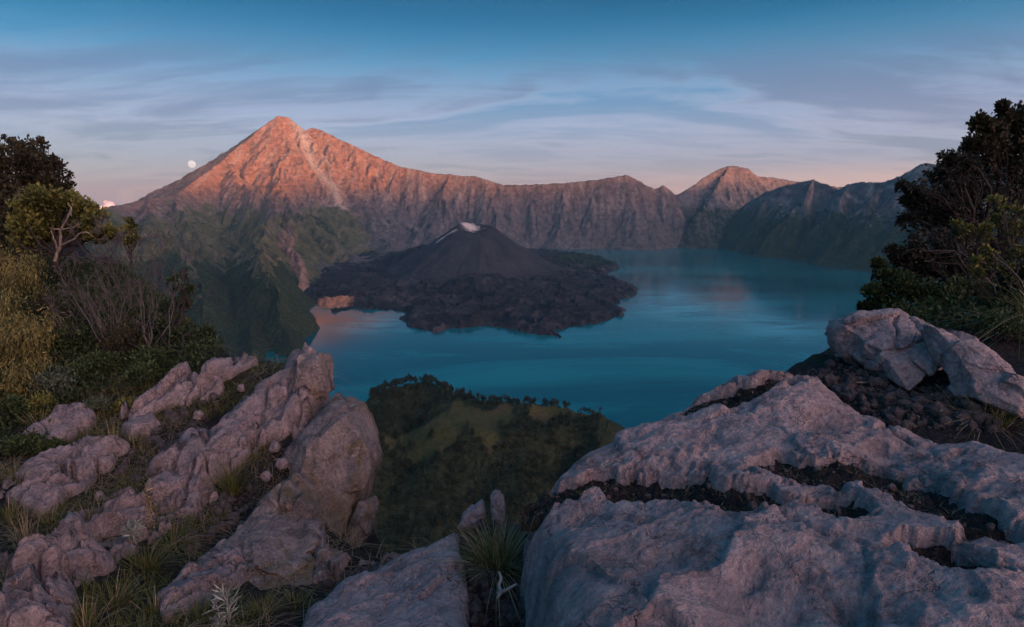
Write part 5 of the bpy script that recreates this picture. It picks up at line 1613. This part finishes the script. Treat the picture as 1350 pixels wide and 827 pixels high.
protos = []
for v in range(4):
    n = 150
    p = prng.normal(size=(n, 3)); p /= np.linalg.norm(p, axis=1)[:, None]
    p *= prng.uniform(.55, 1.05, n)[:, None] * np.array([.36, .36, .46]); p[:, 2] += .56
    p[:, :2] *= (1.15 - p[:, 2:] * .55)
    p[:, 0] += .07 * np.sin(p[:, 2] * 9 + v)
    Vl, Fl, tl = leaves(p, prng.normal(size=(n, 3)) * .7 + (p - (0, 0, .5)), .17, .12)
    mc = bpy.data.meshes.new('crown')
    o = mesh('crown', Vl, Fl, M_tree_far, smooth=False, colors={'tint': tint_col(tl)})
    me_c = o.data; bpy.data.objects.remove(o)
    S = Sticks(5); S.add([(0, 0, -.08), (.01, 0, .3), (0, .01, .75)], .035, .012)
    r_ = empty('tmp'); o = S.build('trunk', B_dark, r_); me_t = o.data
    bpy.data.objects.remove(o); bpy.data.objects.remove(r_)
    bpy.data.meshes.remove(mc)
    protos.append((me_c, me_t))


def hill_tree(x, y, h, label, group):
    z, _ = hill_z(x, y)
    v = int(prng.integers(0, 4))
    r_ = empty('hill_tree', (x, y, float(z) - .4)); tag(r_, label, 'tree', group)
    s = h * prng.uniform(.8, 1.2)
    s *= prng.uniform(.6, 1.25)
    r_.scale = (s, s, h); r_.rotation_euler.z = prng.uniform(0, 6.28)
    for nm, me in (('crown', protos[v][0]), ('trunk', protos[v][1])):
        o = bpy.data.objects.new(nm, me); COL.objects.link(o); o.parent = r_


cand = []
for _ in range(9000):
    px = prng.uniform(466, 806); dpt = prng.uniform(640, 1010)
    x = (px - 675) / FPX * dpt * .94
    z, op = hill_z(x, dpt)
    cand.append((x, dpt, float(z), float(op)))
cand = np.array(cand)
u = cand[:, 0] / cand[:, 1]
ang = (cand[:, 2] - CAMZ) / cand[:, 1]
sky_ = np.zeros(len(cand), bool)
bins = np.digitize(u, np.linspace(u.min(), u.max(), 70))
for b_ in range(1, 71):
    q = np.nonzero(bins == b_)[0]
    if len(q) == 0: continue
    w = q[np.argsort(-ang[q])[:2]]
    if cand[w[0], 0] > -95 and prng.uniform() < .85: w = w[:0] if prng.uniform() < .7 else w[:1]
    sky_[w] = True
n_sky = n_slope = 0
for i in np.nonzero(sky_)[0]:
    m_top = cand[i, 0] < -60
    hill_tree(cand[i, 0], cand[i, 1], prng.uniform(7, 13) if m_top else prng.uniform(4, 8), 'small dark tree on the skyline of the wooded hill above the lake', 'trees along the top of the wooded hill')
rest = np.nonzero(~sky_ & (cand[:, 3] < .45))[0]
for i in rest[:150]:
    hill_tree(cand[i, 0], cand[i, 1], prng.uniform(6, 11), 'dark tree on the wooded slope of the hill below the viewpoint', 'trees on the slope of the wooded hill')
rest = rest[150:1750]
VV, FF, TT = [], [], []
c = 0
tv = np.array([tuple(v.co) for v in protos[0][0].vertices]); tf = np.array([tuple(p.vertices) for p in protos[0][0].polygons])[::2]
tt = np.repeat(prng.uniform(0, 1, len(tv) // 4), 4)
for i in rest:
    h = prng.uniform(5, 11); a = prng.uniform(0, 6.28)
    ro = np.array([[math.cos(a), -math.sin(a), 0], [math.sin(a), math.cos(a), 0], [0, 0, 1]])
    VV.append((tv @ ro.T) * h + cand[i, :3] - (0, 0, .4)); FF.append(tf + c); TT.append(np.clip(tt * .6 + prng.uniform(-.1, .4), 0, 1)); c += len(tv)
tag(mesh('forest', np.concatenate(VV), np.concatenate(FF), M_tree_far, smooth=False, colors={'tint': tint_col(np.concatenate(TT))}), 'dense dark forest on the hill slope', 'forest', kind='stuff')

# ------------------------------------------------------------------ moon and far clouds
def ball(name, c, r, mat, n=24):
    th = np.linspace(0, 2 * math.pi, 2 * n + 1)[:-1]; ph = np.linspace(-math.pi / 2, math.pi / 2, n)
    TH, PH = np.meshgrid(th, ph)
    V = np.stack([np.cos(PH) * np.cos(TH), np.cos(PH) * np.sin(TH), np.sin(PH)], -1).reshape(-1, 3) * r
    F = grid_faces(n, 2 * n); i0 = np.arange(n - 1) * 2 * n
    F = np.concatenate([F, np.stack([i0 + 2 * n - 1, i0, i0 + 2 * n, i0 + 4 * n - 1], -1)])
    return mesh(name, V, F, mat, loc=c)


m, N = mat_new('moon')
pos = N.n('ShaderNodeTexCoord').outputs['Object']
mc = N.ramp(N.noise(pos, .006, 3, .6), [(.4, (.78, .62, .58)), (.6, (1.0, .86, .80))])
em = N.n('ShaderNodeEmission', ins={0: mc, 1: .62})
N.n('ShaderNodeOutputMaterial', ins={0: em.outputs[0]})
tag(ball('moon', P(253, 216.5, 60000), 60000 * 4.6 / FPX, m), 'pale full moon low over the left shoulder of the volcano', 'moon')

m, N = mat_new('cloud')
b = finish(N, (0.55, 0.5, 0.5, 1), 1.0, None, 0.0)
for lab, pts in [('small pink cumulus cloud behind the slope at the left', [(137, 276, 6), (144, 272, 7), (132, 280, 5), (150, 274, 4), (140, 268, 4)]), ('tiny pink cloud on the ridge below the moon', [(203, 262, 4), (210, 259, 5), (216, 261, 4), (207, 263, 5)])]:
    Y0 = 26000
    VV, FF, c = [], [], 0
    for px, py, r in pts:
        th = np.linspace(0, 2 * math.pi, 49)[:-1]; ph = np.linspace(-math.pi / 2, math.pi / 2, 24)
        TH, PH = np.meshgrid(th, ph)
        V = np.stack([np.cos(PH) * np.cos(TH), np.cos(PH) * np.sin(TH), np.sin(PH)], -1).reshape(-1, 3)
        V = V * (1 + .22 * fbm3(V * 2.6 + px, 4, 800))[:, None] * r / FPX * Y0 + np.array(P(px, py, Y0))
        F = grid_faces(24, 48); i0 = np.arange(23) * 48
        F = np.concatenate([F, np.stack([i0 + 47, i0, i0 + 48, i0 + 95], -1)])
        VV.append(V); FF.append(F + c); c += len(V)
    q = P(pts[0][0], pts[0][1], Y0)
    tag(put('cloud', np.concatenate(VV), np.concatenate(FF), m, q), lab, 'cloud')

# dead blades and a little moss caught in the hollows of the broad boulder
q = prng.integers(0, len(ii), 150)
V, F, t = blades(list(np.stack([hx[q], hy[q], hz[q]], -1)), 4, .055, 1.6, .003, .8, seg=3, spread=.02)
o = mesh('dead_blades', V - np.array(bl), F, M_straw, right_boulder, colors={'tint': tint_col(t * .5)})
o['kind'] = 'stuff'
q = prng.integers(0, len(ii), 2200)
q = q[fbm2(hx[q] * 4, hy[q] * 4, 3, 720) > .12]
b = np.stack([hx[q], hy[q], hz[q]], -1)
V, F, t = leaves(b, prng.normal(size=b.shape) * .5 + (0, 0, .8), .014, .007)
o = mesh('moss', V - np.array(bl), F, M_deep, right_boulder, smooth=False, colors={'tint': tint_col(t)})
o['kind'] = 'stuff'

# ------------------------------------------------------------------ air
HZ = 2.0e-5
bx0, bx1, by0, by1, bz0, bz1 = -12000, 12000, -8000, 12000, -70, 1560
Vb = np.array([(x, y, z) for z in (bz0, bz1) for y in (by0, by1) for x in (bx0, bx1)], float)
Fb = np.array([[0, 2, 3, 1], [4, 5, 7, 6], [0, 1, 5, 4], [2, 6, 7, 3], [0, 4, 6, 2], [1, 3, 7, 5]])
hm = bpy.data.materials.new('haze'); hm.use_nodes = True
N = NT(hm.node_tree)
pv = N.n('ShaderNodeVolumePrincipled', ins={'Color': (0.32, 0.76, 1.0), 'Density': HZ})
N.n('ShaderNodeOutputMaterial', ins={1: pv.outputs[0]})
tag(mesh('haze', Vb, Fb, hm, smooth=False), 'thin blue evening haze filling the crater', 'haze', kind='stuff')
